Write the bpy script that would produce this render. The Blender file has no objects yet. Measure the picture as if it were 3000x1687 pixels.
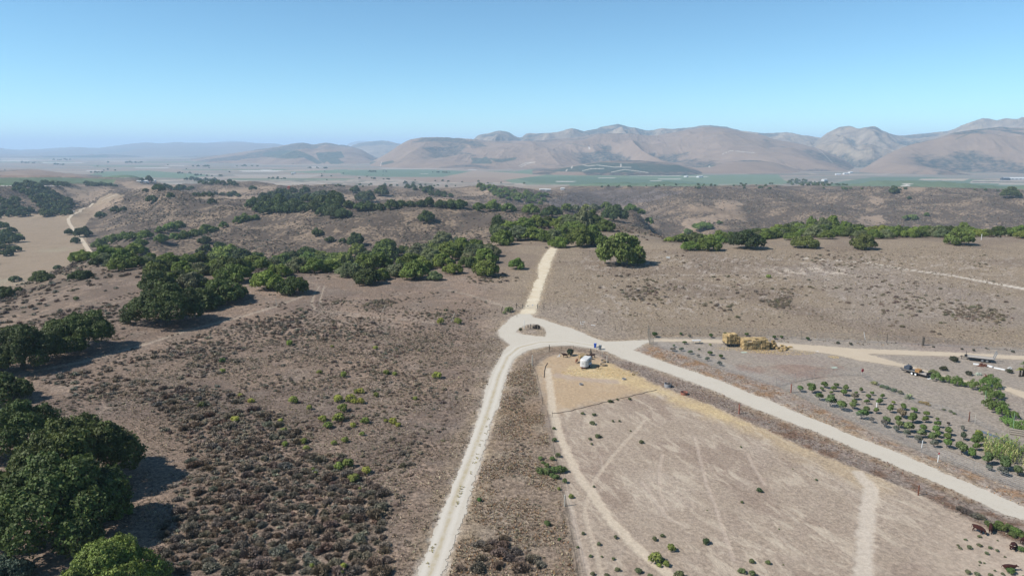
import bpy, bmesh, math, random
import numpy as np
from mathutils import Vector, Matrix, Euler
random.seed(7)
rng = np.random.default_rng(11)
S = bpy.context.scene
COL = S.collection

# ------------------------------------------------------------------ camera
CAM_H = 50.0
HAZE = 0.000078
F = 2064.0                      # focal length in pixels of the 3000 px wide photograph
PITCH = math.radians(11.3)
SP, CP = math.sin(PITCH), math.cos(PITCH)
cam_d = bpy.data.cameras.new('camera'); cam = bpy.data.objects.new('camera', cam_d); COL.objects.link(cam)
cam.location = (0, 0, CAM_H); cam.rotation_euler = (math.pi/2 - PITCH, 0, 0)
cam_d.sensor_width = 36.0; cam_d.lens = 36.0*F/3000.0
cam_d.clip_start = 0.5; cam_d.clip_end = 120000
S.camera = cam
S.render.resolution_x = 1024; S.render.resolution_y = 575

# ------------------------------------------------------------------ light
SUN_EL = math.radians(45); SH_AZ = math.radians(14)      # shadows fall towards +x, a little away from the camera
sd = Vector((math.cos(SH_AZ)*math.cos(SUN_EL), math.sin(SH_AZ)*math.cos(SUN_EL), -math.sin(SUN_EL)))
sun_d = bpy.data.lights.new('sun', 'SUN'); sun = bpy.data.objects.new('sun', sun_d); COL.objects.link(sun)
sun_d.energy = 5.0; sun_d.angle = math.radians(0.5); sun_d.color = (1.0, 0.955, 0.90)
sun.rotation_euler = sd.to_track_quat('-Z', 'Y').to_euler(); sun.location = (-200, -50, 300)
W = bpy.data.worlds.new('World'); S.world = W; W.use_nodes = True
wn = W.node_tree.nodes; wl = W.node_tree.links
sky = wn.new('ShaderNodeTexSky'); sky.sky_type = 'NISHITA'; sky.sun_disc = False
sky.sun_elevation = SUN_EL
to_sun = -sd
sky.sun_rotation = math.atan2(to_sun.x, to_sun.y)
sky.altitude = 0; sky.air_density = 0.7; sky.dust_density = 0.0; sky.ozone_density = 6.0
bg = wn['Background']; bg.inputs['Strength'].default_value = 0.102
tint = wn.new('ShaderNodeMix'); tint.data_type = 'RGBA'; tint.blend_type = 'MULTIPLY'; tint.inputs[0].default_value = 1; tint.inputs[7].default_value = (.97, 1.19, 1.05, 1)
wl.new(sky.outputs[0], tint.inputs[6]); wl.new(tint.outputs[2], bg.inputs['Color'])
S.view_settings.view_transform = 'Standard'; S.view_settings.look = 'None'
S.view_settings.exposure = 0.5; S.view_settings.gamma = 1.0
S.cycles.volume_bounces = 2; S.cycles.max_bounces = 5

# ------------------------------------------------------------------ numeric helpers
def slope_v(v):                                   # dz/dY of the sight line of pixel row v
    yr = -(np.asarray(v, float) - 843.5)/F
    return (-SP + yr*CP)/(CP + yr*SP)
def tan_u(u, v):                                  # x/Y of pixel (u, v)
    yr = -(np.asarray(v, float) - 843.5)/F
    return ((np.asarray(u, float) - 1500)/F)/(CP + yr*SP)
def project(x, y, z):
    dz = z - CAM_H
    dep = y*CP - dz*SP; up = y*SP + dz*CP
    dep = np.maximum(dep, 1e-3)
    return 1500 + F*x/dep, 843.5 - F*up/dep
def pchip(xk, yk, x):
    """monotone cubic; xk, yk (K, ...) evaluated at x (...) by broadcasting over trailing dims when 1-D"""
    xk = np.asarray(xk, float); yk = np.asarray(yk, float)
    h = np.diff(xk); d = np.diff(yk)/h
    m = np.zeros_like(yk)
    m[1:-1] = np.where(d[:-1]*d[1:] > 0, 2*d[:-1]*d[1:]/np.where(np.abs(d[:-1]+d[1:]) < 1e-12, 1e-12, d[:-1]+d[1:]), 0)
    m[0] = d[0]; m[-1] = d[-1]
    x = np.clip(x, xk[0], xk[-1])
    i = np.clip(np.searchsorted(xk, x) - 1, 0, len(xk)-2)
    s = (x - xk[i])/h[i]
    return ((1+2*s)*(1-s)**2*yk[i] + s*(1-s)**2*h[i]*m[i] + s*s*(3-2*s)*yk[i+1] + s*s*(s-1)*h[i]*m[i+1])
def smooth(a, b, x):
    s = np.clip((x-a)/(b-a), 0, 1); return s*s*(3-2*s)
_perm = np.random.default_rng(3).random((512, 512))
def vnoise(x, y):
    xi = np.floor(x).astype(np.int64); yi = np.floor(y).astype(np.int64)
    fx = x-xi; fy = y-yi; fx = fx*fx*(3-2*fx); fy = fy*fy*(3-2*fy)
    a = _perm[xi & 511, yi & 511]; b = _perm[(xi+1) & 511, yi & 511]
    c = _perm[xi & 511, (yi+1) & 511]; d = _perm[(xi+1) & 511, (yi+1) & 511]
    return (a*(1-fx)+b*fx)*(1-fy) + (c*(1-fx)+d*fx)*fy
def fbm(x, y, o=4, lac=2.03, g=0.5):
    s = 0; a = 1; n = 0
    for k in range(o):
        s = s + a*vnoise(x+17.3*k, y-9.1*k); n += a; a *= g; x = x*lac; y = y*lac
    return s/n
def ridged(x, y, o=4):
    s = 0; a = 1; n = 0
    for k in range(o):
        s = s + a*(1-np.abs(2*vnoise(x+31.7*k, y+5.9*k)-1)); n += a; a *= 0.5; x = x*2.1; y = y*2.1
    return s/n

# ------------------------------------------------------------------ the lie of the land
# every column: (distance, height) of mesa edge, shoulder, ravine, rise, crest, dip, second crest
LAND = {
 -900: [(110,0),(300,-24),(470,-60),(950,-60),(1250,-22),(1500,-35),(2100,-34)],
 -300: [(130,0),(320,-22),(480,-60),(1000,-60),(1350,-20),(1550,-35),(2150,-36)],
 0:    [(150,0),(350,-20),(490,-60),(1100,-60),(1450,-24),(1650,-34),(2200,-39)],
 160:  [(175,0),(400,-19),(560,-60),(1120,-60),(1600,-30),(1750,-40),(2250,-42)],
 270:  [(195,0),(450,-18),(600,-59),(1150,-59),(1650,-46),(1850,-52),(2300,-44)],
 380:  [(220,0),(420,-14),(540,-50),(1000,-46),(1500,-36),(1750,-50),(2100,-43)],
 500:  [(245,0),(370,-10),(445,-42),(720,-47),(1130,-23),(1400,-52),(1900,-46)],
 760:  [(258,0),(345,-9),(445,-43),(650,-45),(1000,-23),(1250,-56),(1800,-44)],
 1000: [(265,0),(330,-8),(430,-40),(590,-42),(900,-23),(1120,-58),(1700,-44)],
 1300: [(285,0),(380,-8),(450,-32),(600,-37),(850,-20),(1100,-58),(1600,-45)],
 1460: [(325,0),(480,-8),(560,-22),(660,-28),(860,-28),(1150,-56),(1650,-50)],
 1600: [(356,0),(540,-8),(640,-22),(740,-30),(900,-31),(1200,-66),(1750,-56)],
 1850: [(361,0),(560,-12),(700,-26),(800,-33),(930,-34),(1250,-84),(2000,-52)],
 1960: [(352,0),(500,-14),(640,-38),(820,-62),(1000,-74),(1350,-62),(1800,-47)],
 2060: [(345,0),(450,-14),(600,-48),(860,-75),(1130,-72),(1350,-52),(1680,-43)],
 2300: [(354,0),(490,-10),(600,-40),(860,-78),(1100,-74),(1300,-54),(1600,-40)],
 2500: [(372,0),(480,-10),(600,-44),(860,-80),(1080,-72),(1280,-52),(1580,-38)],
 3000: [(389,0),(460,-10),(600,-45),(860,-80),(1050,-70),(1250,-50),(1500,-36)],
 3400: [(400,0),(470,-10),(600,-45),(860,-80),(1050,-70),(1250,-50),(1500,-36)],
 3900: [(400,0),(470,-10),(600,-45),(860,-80),(1050,-70),(1250,-50),(1500,-36)],
}
PLAIN = -92.0
us = np.array(sorted(LAND)); ts = (us-1500)/F
NT = 1200; TG = np.linspace(-1.15, 1.15, NT)
KY = np.array([[LAND[u][k][0] for u in us] for k in range(7)], float)
KZ = np.array([[LAND[u][k][1] for u in us] for k in range(7)], float)
KYt = np.array([pchip(ts, KY[k], TG) for k in range(7)]); KZt = np.array([pchip(ts, KZ[k], TG) for k in range(7)])
rows = [4, 12, 22, 32, 40]
rows += list(CAM_H/-slope_v(np.arange(1840, 700, -3.2)))
rows = [r for r in rows if r < 388 or r < 41]
y = 388.0
while y < 2600: rows.append(y); y *= 1.0032
vv = 540.0
while True:
    yy = (CAM_H-PLAIN)/-slope_v(vv)
    if yy > 2610: rows.append(float(yy))
    vv -= 0.8
    if vv < 436.5: break
rows += [60000.0]
YG = np.array(sorted(rows)); NY = len(YG)
HG = np.zeros((NT, NY))
for i in range(NT):
    ky = np.concatenate([[0, KYt[0, i]*0.8], KYt[:, i], [max(2500, KYt[6, i]+600), 4000, 70000]])
    kz = np.concatenate([[0, 0], KZt[:, i], [PLAIN+4, PLAIN, PLAIN]])
    HG[i] = pchip(ky, kz, YG)
TT, YY = np.meshgrid(TG, YG, indexing='ij'); XX = TT*YY
E1 = KYt[0][:, None]; E2 = KYt[1][:, None]; EC = KYt[6][:, None]
offm = smooth(0, 1, (YY-E1*0.97)/(E2-E1))*(1-smooth(EC*1.05, EC*1.3, YY))
valley = smooth(-0.52, -0.60, TT)*smooth(480, 620, YY)*(1-smooth(1020, 1180, YY))      # flat floor at the left
HG += 1.0*(fbm(XX/90, YY/90, 3)-0.5)*(1-offm)*smooth(30, 90, YY)*(YY < 900)
offn = smooth(E2*.92, E2*1.55, YY)*(1-smooth(EC*1.05, EC*1.3, YY))
HG += offn*(1-valley)*(34*(fbm(XX/190+3, YY/210, 4)-0.5) + 13*(ridged(XX/90, YY/130, 4)-0.6))
right = smooth(0.2, 0.32, TT)
spur = smooth(950, 1150, YY)*(1-smooth(1420, 1600, YY))*right                             # spurs and gullies of the far bank
HG += spur*42*(ridged(XX/210+2, YY/900+4, 3)-0.62)
HG += smooth(2600, 3200, YY)*(1-smooth(5200, 8000, YY))*5*(fbm(XX/600, YY/300, 3)-0.5)
def H(t, Y):
    t = np.asarray(t, float); Y = np.asarray(Y, float)
    fi = np.clip((t-TG[0])/(TG[1]-TG[0]), 0, NT-1.001); i = fi.astype(int); a = fi-i
    j = np.clip(np.searchsorted(YG, Y)-1, 0, NY-2); b = np.clip((Y-YG[j])/(YG[j+1]-YG[j]), 0, 1)
    return (HG[i, j]*(1-a)*(1-b)+HG[i+1, j]*a*(1-b)+HG[i, j+1]*(1-a)*b+HG[i+1, j+1]*a*b)
def Hxy(x, Y):
    Y = np.maximum(Y, 1); return H(x/Y, Y)
def at(u, v, ymin=45.0):
    """where the sight line of photo pixel (u, v) meets the land"""
    s = slope_v(v); t = float(tan_u(u, v))
    ys = YG[YG >= ymin]; below = CAM_H + s*ys <= H(np.full(len(ys), t), ys)
    k = int(np.argmax(below)) if below.any() else len(ys)-1
    if k == 0: Y = ys[0]
    else:
        lo, hi = ys[k-1], ys[k]
        for _ in range(18):
            m = (lo+hi)/2
            if CAM_H + s*m <= float(H(t, m)): hi = m
            else: lo = m
        Y = hi
    return Vector((t*Y, Y, float(H(t, Y))))
def up_at(u, Y):                                  # a place given by bearing and distance
    t = (u-1500)/F; t = t/1.0
    return Vector((t*Y, Y, float(H(t, Y))))
def world_poly(pts):
    return np.array([tuple(at(*p))[:2] for p in pts])
def inside(poly, x, y):
    poly = np.asarray(poly); r = np.zeros(np.shape(x), bool); n = len(poly)
    for i in range(n):
        x1, y1 = poly[i]; x2, y2 = poly[(i+1) % n]
        if y1 == y2: continue
        c = ((y1 > y) != (y2 > y)) & (x < (x2-x1)*(y-y1)/(y2-y1)+x1)
        r ^= c
    return r
def polydist(pts, x, y, closed=False):
    d = np.full(np.shape(x), 1e9); n = len(pts)
    for i in range(n if closed else n-1):
        ax, ay = pts[i]; bx, by = pts[(i+1) % n]
        L = (bx-ax)**2+(by-ay)**2+1e-9
        s = np.clip(((x-ax)*(bx-ax)+(y-ay)*(by-ay))/L, 0, 1)
        d = np.minimum(d, np.hypot(x-ax-s*(bx-ax), y-ay-s*(by-ay)))
    return d

# ------------------------------------------------------------------ scene helpers
def tag(o, label=None, cat=None, group=None, kind=None):
    if label: o['label'] = label
    if cat: o['category'] = cat
    if group: o['group'] = group
    if kind: o['kind'] = kind
    return o
def mesh_from(name, V, Fc, mat=None, smooth_=False, cols=None):
    V = np.asarray(V, np.float32); Fc = np.asarray(Fc, np.int32)
    me = bpy.data.meshes.new(name); n, k = Fc.shape
    me.vertices.add(len(V)); me.vertices.foreach_set('co', V.ravel())
    me.loops.add(n*k); me.loops.foreach_set('vertex_index', Fc.ravel())
    me.polygons.add(n); me.polygons.foreach_set('loop_start', np.arange(0, n*k, k, dtype=np.int32))
    me.polygons.foreach_set('loop_total', np.full(n, k, np.int32))
    if smooth_: me.polygons.foreach_set('use_smooth', np.ones(n, bool))
    if cols:
        for nm, c in cols.items():
            a = me.color_attributes.new(nm, 'FLOAT_COLOR', 'POINT')
            c4 = np.ones((len(V), 4), np.float32); c4[:, :3] = c; a.data.foreach_set('color', c4.ravel())
    me.update(calc_edges=True)
    if mat: me.materials.append(mat)
    return me
def link(name, me, parent=None, loc=None, rz=0.0, sc=None):
    o = bpy.data.objects.new(name, me); COL.objects.link(o)
    if parent: o.parent = parent
    if loc is not None: o.location = loc
    if rz: o.rotation_euler = (0, 0, rz)
    if sc is not None: o.scale = (sc, sc, sc) if np.isscalar(sc) else sc
    return o
def empty(name, loc=(0, 0, 0), rz=0.0, sc=None):
    o = link(name, None, None, loc, rz, sc); o.empty_display_size = 0.2; return o
class MB:
    """collects boxes, tubes and lathes into one mesh"""
    def __init__(s): s.v = []; s.f = []
    def add(s, V, Fc):
        b = len(s.v); s.v += [tuple(p) for p in V]; s.f += [tuple(b+i for i in f) for f in Fc]; return s
    def box(s, c, d, rot=None, taper=1.0):
        hx, hy, hz = d[0]/2, d[1]/2, d[2]/2
        P = [Vector((sx*hx*(taper if sz > 0 else 1), sy*hy*(taper if sz > 0 else 1), sz*hz)) for sz in (-1, 1) for sx, sy in ((-1, -1), (1, -1), (1, 1), (-1, 1))]
        if rot is not None: R = Euler(rot).to_matrix(); P = [R @ p for p in P]
        P = [p+Vector(c) for p in P]
        return s.add(P, [(3, 2, 1, 0), (4, 5, 6, 7), (0, 1, 5, 4), (1, 2, 6, 5), (2, 3, 7, 6), (3, 0, 4, 7)])
    def tube(s, pts, r, n=6, cap=True):
        pts = [Vector(p) for p in pts]; rr = r if hasattr(r, '__len__') else [r]*len(pts)
        V = []
        for i, p in enumerate(pts):
            d = (pts[min(i+1, len(pts)-1)]-pts[max(i-1, 0)]).normalized()
            a = d.orthogonal().normalized() if i == 0 else (a - d*a.dot(d)).normalized()
            b = d.cross(a)
            V += [p + (a*math.cos(2*math.pi*k/n)+b*math.sin(2*math.pi*k/n))*rr[i] for k in range(n)]
        Fc = [(i*n+k, i*n+(k+1) % n, (i+1)*n+(k+1) % n, (i+1)*n+k) for i in range(len(pts)-1) for k in range(n)]
        if cap: Fc += [tuple(reversed(range(n))), tuple((len(pts)-1)*n+k for k in range(n))]
        return s.add(V, Fc)
    def lathe(s, prof, c=(0, 0, 0), n=16, axis='z', close=False):
        V = []
        for r, h in prof:
            for k in range(n):
                a = 2*math.pi*k/n; p = (r*math.cos(a), r*math.sin(a), h)
                if axis == 'x': p = (h, p[0], p[1])
                if axis == 'y': p = (p[0], h, p[1])
                V.append(Vector(p)+Vector(c))
        m = len(prof)
        Fc = [(i*n+k, i*n+(k+1) % n, (i+1)*n+(k+1) % n, (i+1)*n+k) for i in range(m-1) for k in range(n)]
        if close: Fc += [tuple(reversed(range(n))), tuple((m-1)*n+k for k in range(n))]
        return s.add(V, Fc)
    def mesh(s, name, mat, smooth_=False, bevel=0):
        me = bpy.data.meshes.new(name); me.from_pydata([tuple(p) for p in s.v], [], s.f)
        if bevel:
            b = bmesh.new(); b.from_mesh(me)
            bmesh.ops.bevel(b, geom=list(b.edges), offset=bevel, segments=1, affect='EDGES'); b.to_mesh(me); b.free()
        bm = bmesh.new(); bm.from_mesh(me); bmesh.ops.recalc_face_normals(bm, faces=bm.faces); bm.to_mesh(me); bm.free()
        if smooth_:
            for p in me.polygons: p.use_smooth = True
        me.materials.append(mat); me.update(); return me
    def build(s, name, mat, parent=None, loc=None, rz=0.0, smooth_=False, bevel=0, sc=None):
        return link(name, s.mesh(name, mat, smooth_, bevel), parent, loc, rz, sc)
def kids(o): return [c for c in bpy.data.objects if c.parent == o]
_kids = {}
def copy_tree(o, parent=None, ch=None):
    ch = _kids.setdefault(o.name, kids(o)) if ch is None else ch
    c = o.copy(); COL.objects.link(c); c.parent = parent
    for k in ch: copy_tree(k, c)
    return c

# ------------------------------------------------------------------ materials
ALB = .77        # dry-season reflectances, set against the exposure above
def newmat(name, rough=0.9, spec=0.2):
    m = bpy.data.materials.new(name); m.use_nodes = True
    b = m.node_tree.nodes['Principled BSDF']
    b.inputs['Roughness'].default_value = rough; b.inputs['Specular IOR Level'].default_value = spec
    return m, m.node_tree.nodes, m.node_tree.links, b
def N(nodes, t, **kw):
    n = nodes.new(t)
    for k, v in kw.items(): setattr(n, k, v)
    return n
def noise(nodes, links, vec, scale, detail=3, rough=0.6, dist=0.0):
    n = nodes.new('ShaderNodeTexNoise'); n.inputs['Scale'].default_value = scale
    n.inputs['Detail'].default_value = detail; n.inputs['Roughness'].default_value = rough; n.inputs['Distortion'].default_value = dist
    if vec is not None: links.new(vec, n.inputs['Vector'])
    return n.outputs['Fac']
def mapr(nodes, links, v, a, b, c, d):
    n = nodes.new('ShaderNodeMapRange'); links.new(v, n.inputs[0])
    for i, q in enumerate((a, b, c, d)): n.inputs[i+1].default_value = q
    return n.outputs[0]
def mth(nodes, links, op, a, b):
    n = nodes.new('ShaderNodeMath'); n.operation = op
    for i, q in enumerate((a, b)):
        if isinstance(q, (int, float)): n.inputs[i].default_value = q
        else: links.new(q, n.inputs[i])
    return n.outputs[0]
def mixc(nodes, links, f, a, b, mode='MIX'):
    n = nodes.new('ShaderNodeMix'); n.data_type = 'RGBA'; n.blend_type = mode
    for i, q in ((0, f), (6, a), (7, b)):
        if isinstance(q, (int, float)): n.inputs[i].default_value = q
        elif isinstance(q, tuple): n.inputs[i].default_value = (*(c*(ALB if mode == 'MIX' else 1) for c in q), 1)
        else: links.new(q, n.inputs[i])
    return n.outputs[2]
def solid(name, col, rough=0.7, metal=0.0, var=0.25, scale=6.0, spec=0.3):
    m, nd, lk, b = newmat(name, rough, spec); b.inputs['Metallic'].default_value = metal
    tc = N(nd, 'ShaderNodeTexCoord').outputs['Object']
    f = noise(nd, lk, tc, scale, 4)
    g = mapr(nd, lk, f, 0.3, 0.7, 1-var, 1+var*0.6)
    c = mixc(nd, lk, 1.0, col, (1, 1, 1), 'MULTIPLY')
    vm = N(nd, 'ShaderNodeVectorMath', operation='SCALE'); vm.inputs[0].default_value = tuple(q*ALB for q in col); lk.new(g, vm.inputs['Scale'])
    lk.new(vm.outputs[0], b.inputs['Base Color'])
    return m
# ------------------------------------------------------------------ ground colours (albedo of each kind of surface)
ROAD_L = [(1150,1860),(1219,1687),(1244,1627),(1271,1563),(1291,1502),(1318,1445),(1349,1368),(1372,1308),(1392,1250),(1409,1200),(1423,1142),(1440,1095),(1459,1059),(1475,1029),(1494,1010),
          (1477,998),(1463,984),(1460,970),(1468,958),(1484,944),(1501,928),(1531,916),(1552,918),(1564,930),(1588,935),(1611,942),(1635,951),(1670,961),(1705,975),(1740,991),(1775,1001),(1822,999),(1900,996),
          (1900,1003),(1870,1018),(1855,1026),(1900,1043),(1970,1069),(2041,1092),(2111,1116),(2182,1146),(2252,1172),(2322,1203),(2414,1240),(2492,1274),(2585,1308),(2678,1345),(2770,1388),(2863,1425),(2955,1465),(3000,1487),(3250,1592),
          (3250,1634),(3000,1524),(2924,1499),(2863,1468),(2770,1425),(2678,1388),(2585,1348),(2492,1308),(2400,1269),(2322,1240),(2252,1212),(2182,1186),(2111,1153),(2041,1125),(1970,1099),(1900,1074),(1869,1066),(1822,1050),(1780,1031),(1740,1022),(1670,1012),(1599,1015),(1545,1027),(1513,1045),(1499,1064),(1484,1106),(1470,1149),(1459,1200),(1449,1205),(1429,1274),(1409,1348),(1385,1418),(1369,1486),(1349,1543),(1322,1610),(1295,1687),(1235,1860)]
ISLAND = [(1510,973),(1522,961),(1545,951),(1576,950),(1595,961),(1602,975),(1597,987),(1564,984),(1531,980)]
UPROAD = [(1614,723),(1591,751),(1578,776),(1576,795),(1578,815),(1566,826),(1558,853),(1545,883),(1535,904),(1521,920),
          (1568,920),(1576,892),(1583,863),(1593,834),(1601,811),(1611,787),(1614,768),(1624,749),(1634,723)]
TRACK1 = [(1903,993),(1994,994),(2123,996),(2287,1005),(2400,1013),(2517,1022),(2682,1028),(2846,1035),(3000,1043),(3300,1056),(3300,1068),(3000,1054),(2846,1046),(2682,1041),(2541,1037),
          (2599,1054),(2658,1070),(2728,1089),(2799,1110),(2869,1120),(2935,1129),(3000,1148),(3300,1240),(3300,1262),(3000,1166),(2935,1141),(2822,1120),(2717,1091),(2611,1070),(2517,1056),(2470,1044),(2400,1033),(2287,1020),(2123,1006),(1994,1001),(1903,1001)]
VROAD = [(182,640),(200,628),(222,622),(226,626),(206,634),(197,640),(200,652),(214,667),(226,676),(238,692),(247,712),(262,732),(276,745),(258,745),(246,728),(232,706),(222,692),(210,676),(204,669),(192,655)]
FARTRK = [(2330,755),(2543,770),(2660,790),(2796,809),(2893,827),(3000,846),(3250,900)]
PADDOCK = [(1560,1075),(1600,1043),(1670,1029),(1740,1037),(1790,1065),(1930,1130),(2110,1200),(2400,1330),(2690,1445),(2850,1530),(3100,1650),(3100,1900),(1740,1900),(1690,1687),(1655,1480),(1620,1330),(1590,1200)]
GARDEN = [(1903,1005),(1905,988),(2300,985),(3200,1030),(3200,1480),(3000,1440),(2600,1290),(2270,1130),(2050,1060)]
VERGE_G = [(1860,1026),(1903,1005),(2050,1060),(2270,1130),(2600,1290),(3000,1440),(3200,1530),(3200,1570),(3000,1487),(2414,1240),(1900,1043)]
VERGE_P = [(1740,1022),(1822,1050),(2111,1153),(2400,1269),(3000,1524),(3100,1570),(3100,1650),(2850,1530),(2690,1445),(2400,1330),(2110,1200),(1930,1130),(1790,1065)]
wp = {k: world_poly(v) for k, v in dict(road=ROAD_L, island=ISLAND, up=UPROAD, trk=TRACK1, pad=PADDOCK, gar=GARDEN, vg=VERGE_G, vp=VERGE_P).items()}
UU, VV = project(XX, YY, HG)

C = np.zeros((NT, NY, 3)); M = np.zeros((NT, NY, 3))        # M: grass speckle, scrub blotches, pale streaks
def setc(mask, col, msk=None):
    global C, M
    w = mask[..., None]
    C = C*(1-w)+np.array(col)*w
    if msk is not None: M = M*(1-w)+np.array(msk)*w
n1 = fbm(XX/22, YY/22, 4); n2 = fbm(XX/6, YY/6, 3); n3 = fbm(XX/70+9, YY/70, 3)
# mesa
setc(np.ones_like(TT), (.315,.246,.172), (1, .12, 0))
lf = smooth(1480, 1380, UU + (VV-1000)*0.55*0)*(YY < 420)
road_line = np.interp(VV, [900,1010,1200,1687,1900], [1500,1480,1430,1255,1150])
leftm = smooth(40, -120, UU-road_line)*(YY < 420)
setc(leftm, (.295,.216,.158), (1, .3, 0))
setc(leftm*smooth(.45, .62, n1)*.5, (.165,.125,.102))
setc(leftm*smooth(.50, .72, n2)*.45, (.265,.215,.17))
setc((YY < 420)*(1-leftm)*smooth(.46, .66, n1)*.5, (.215,.163,.125))
setc((YY < 420)*(1-leftm)*smooth(.55, .75, n3)*.45, (.34,.285,.235))
# off the mesa: dry slopes with grey scrub
setc(offm, (.240,.180,.126), (.6, 1, 0))
tanp = offm*smooth(.64, .76, fbm(XX/120+5, YY/150, 3))
setc(tanp*.8, (.29,.215,.15), (.5, .25, 0))
# valley floor on the left
vf = inside(world_poly([(-200,700),(-200,622),(60,630),(150,625),(215,622),(320,566),(365,574),(262,640),(245,668),(290,748),(240,778),(130,795),(0,850),(-200,900)]), XX, YY)*1.0*(YY > 480)
setc(vf, (.30,.228,.155), (.7, 0, .25))
setc(vf*smooth(.5, .7, n3)*.6*smooth(900, 700, YY), (.34,.30,.20))
setc(vf*smooth(.5,.7,fbm(XX/9,YY/14,4))*.4, (.24,.18,.12))
def pxpoly(pts, col, msk=None, y0=0, y1=1e9, w=1.0, edge=0.0):
    p = np.array(pts, float)
    bb = (UU > p[:, 0].min()-12) & (UU < p[:, 0].max()+12) & (VV > p[:, 1].min()-4) & (VV < p[:, 1].max()+4) & (YY > y0) & (YY < y1)
    m = np.zeros_like(TT); m[bb] = inside(p, UU[bb]+edge*((n2[bb]-.5)*2+(n3[bb]-.5)*3), VV[bb]+edge*.35*((n1[bb]-.5)*2+(n2[bb]-.5)*2))*w
    setc(m, col, msk); return m
# tan openings on the middle hills
for P in ([(190,545),(330,552),(300,575),(265,600),(235,590),(200,565)], [(345,535),(470,530),(520,545),(420,558),(370,552)],
          [(640,550),(820,545),(790,560),(620,570)], [(2100,590),(2160,585),(2175,600),(2150,612),(2105,612)], [(2000,640),(2140,630),(2050,672),(2000,690)],
          [(2520,632),(2590,632),(2580,660),(2500,660)], [(2540,578),(2580,580),(2575,600),(2550,598)], [(640,570),(980,572),(1420,585),(1400,592),(900,582),(560,585)],
          [(1600,662),(1680,650),(1700,662),(1640,672)], [(1350,560),(1420,556),(1440,572),(1370,575)], [(255,612),(345,580),(360,584),(290,618),(262,640)]):
    pxpoly(P, (.31,.232,.165), (.4, .2, 0), 420, 2600, edge=16)
pxpoly([(1600,590),(1700,560),(1820,556),(2010,560),(1900,590),(1780,610),(1640,612)], (.17,.14,.125), (.3, .9, 0), 900, 2600, edge=6)
# river plain
pl = smooth(2350, 2650, YY)
setc(pl, (.27,.215,.17), (0, 0, 0))
setc(pl*smooth(.5, .62, fbm(XX/500, YY/260, 4)), (.22,.20,.165))
def strip(u0, u1, v0, v1, col, sk=0.0, w=1.0):
    pxpoly([(u0, v0), (u1, v0+sk), (u1-6*(v1-v0), v1+sk), (u0+4*(v1-v0), v1)], col, (0, 0, 0), 1300, 1e9, w)
vfield = (.085,.15,.065); pale = (.52,.47,.40)
r2 = np.random.default_rng(5)
for k in range(150):                                                   # patchwork of distant fields
    v = 441 + 82*r2.random()**1.3; ln = (60+240*r2.random())*(0.5+(v-436)/70); u = -60+3100*r2.random()
    if u > 1150 and v < 497: continue
    c = [(.30,.235,.19),(.11,.16,.09),(.20,.19,.15),(.36,.31,.26),(.15,.14,.11),(.33,.26,.2)][r2.integers(6)]
    strip(u, u+ln, v, v+0.8+(v-436)*0.045*(.5+r2.random()), c, 0, .8)
# bluffs and the pale river bed
rb = smooth(2500, 2700, YY)*(1-smooth(3000, 3300, YY))
setc(rb*smooth(.42, .6, fbm(XX/60, YY/40, 4))*.8, (.42,.36,.29))
setc(rb*smooth(.56, .66, fbm(XX/45+8, YY/60, 4))*.8, (.12,.12,.09))
for P, c in [
    ([(-10,520),(120,518),(340,526),(330,541),(200,538),(-10,537)], (.11,.14,.075)),
    ([(120,541),(0,545),(-10,537),(200,537)], (.10,.14,.065)),
    ([(260,512),(310,503),(430,500),(620,513),(560,522),(300,520)], (.14,.19,.12)),
    ([(990,498),(1250,497),(1400,503),(1440,514),(1300,518),(1130,519),(1000,512)], (.13,.175,.115)),
    ([(820,505),(1000,497),(1060,500),(980,508)], (.15,.195,.125)),
    ([(1440,512),(1600,490),(1700,482),(1830,484),(1850,492),(2000,513),(2280,512),(2300,530),(2360,536),(2050,546),(1680,545),(1500,536),(1460,524)], (.15,.195,.125)),
    ([(1500,520),(1720,517),(2000,530),(2100,540),(1800,543),(1560,536)], (.11,.155,.10)),
    ([(1390,500),(1600,513),(1480,528),(1300,518)], (.30,.225,.165)),
    ([(2400,545),(2480,530),(2560,519),(2700,519),(2960,530),(3200,532),(3200,560),(2700,548)], (.125,.165,.11)),
    ([(2700,524),(2840,524),(2825,530),(2690,528)], (.40,.33,.26)),
    ([(2840,536),(2850,528),(3200,534),(3200,545)], (.40,.34,.28)),
    ([(2850,531),(3100,534),(3100,538),(2846,534)], (.13,.12,.09)),
    ([(0,512),(200,508),(290,514),(250,519),(0,521)], (.25,.17,.12)),
    ([(-60,495),(110,495),(190,512),(-60,514)], (.27,.185,.13)),
    ([(1140,520),(1450,520),(1500,536),(1250,534)], (.27,.2,.15)),
    ([(0,541),(60,540),(40,545),(0,546)], (.11,.15,.08))]:
    pxpoly(P, c, (0, 0, 0), 1300, 1e9)
for u0, u1, v0, v1 in [(0,110,466,468),(0,90,471,473),(120,250,476,478),(390,500,491,493),(480,550,484,486),(700,830,500,503),(760,800,498,500),(895,945,489,491),(250,300,500,502),(1625,1690,531,533.5),(1900,1945,529,531),(1750,1805,521,522.5),
                       (1840,2000,514,515.5),(1925,2000,524,526),(2950,3000,524,526),(2640,2680,538,546),(2000,2080,517,519),(0,190,544,545.5),(1230,1260,509,510),(1370,1400,497,498)]:
    strip(u0, u1, v0, v1, (.50,.46,.41))
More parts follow.
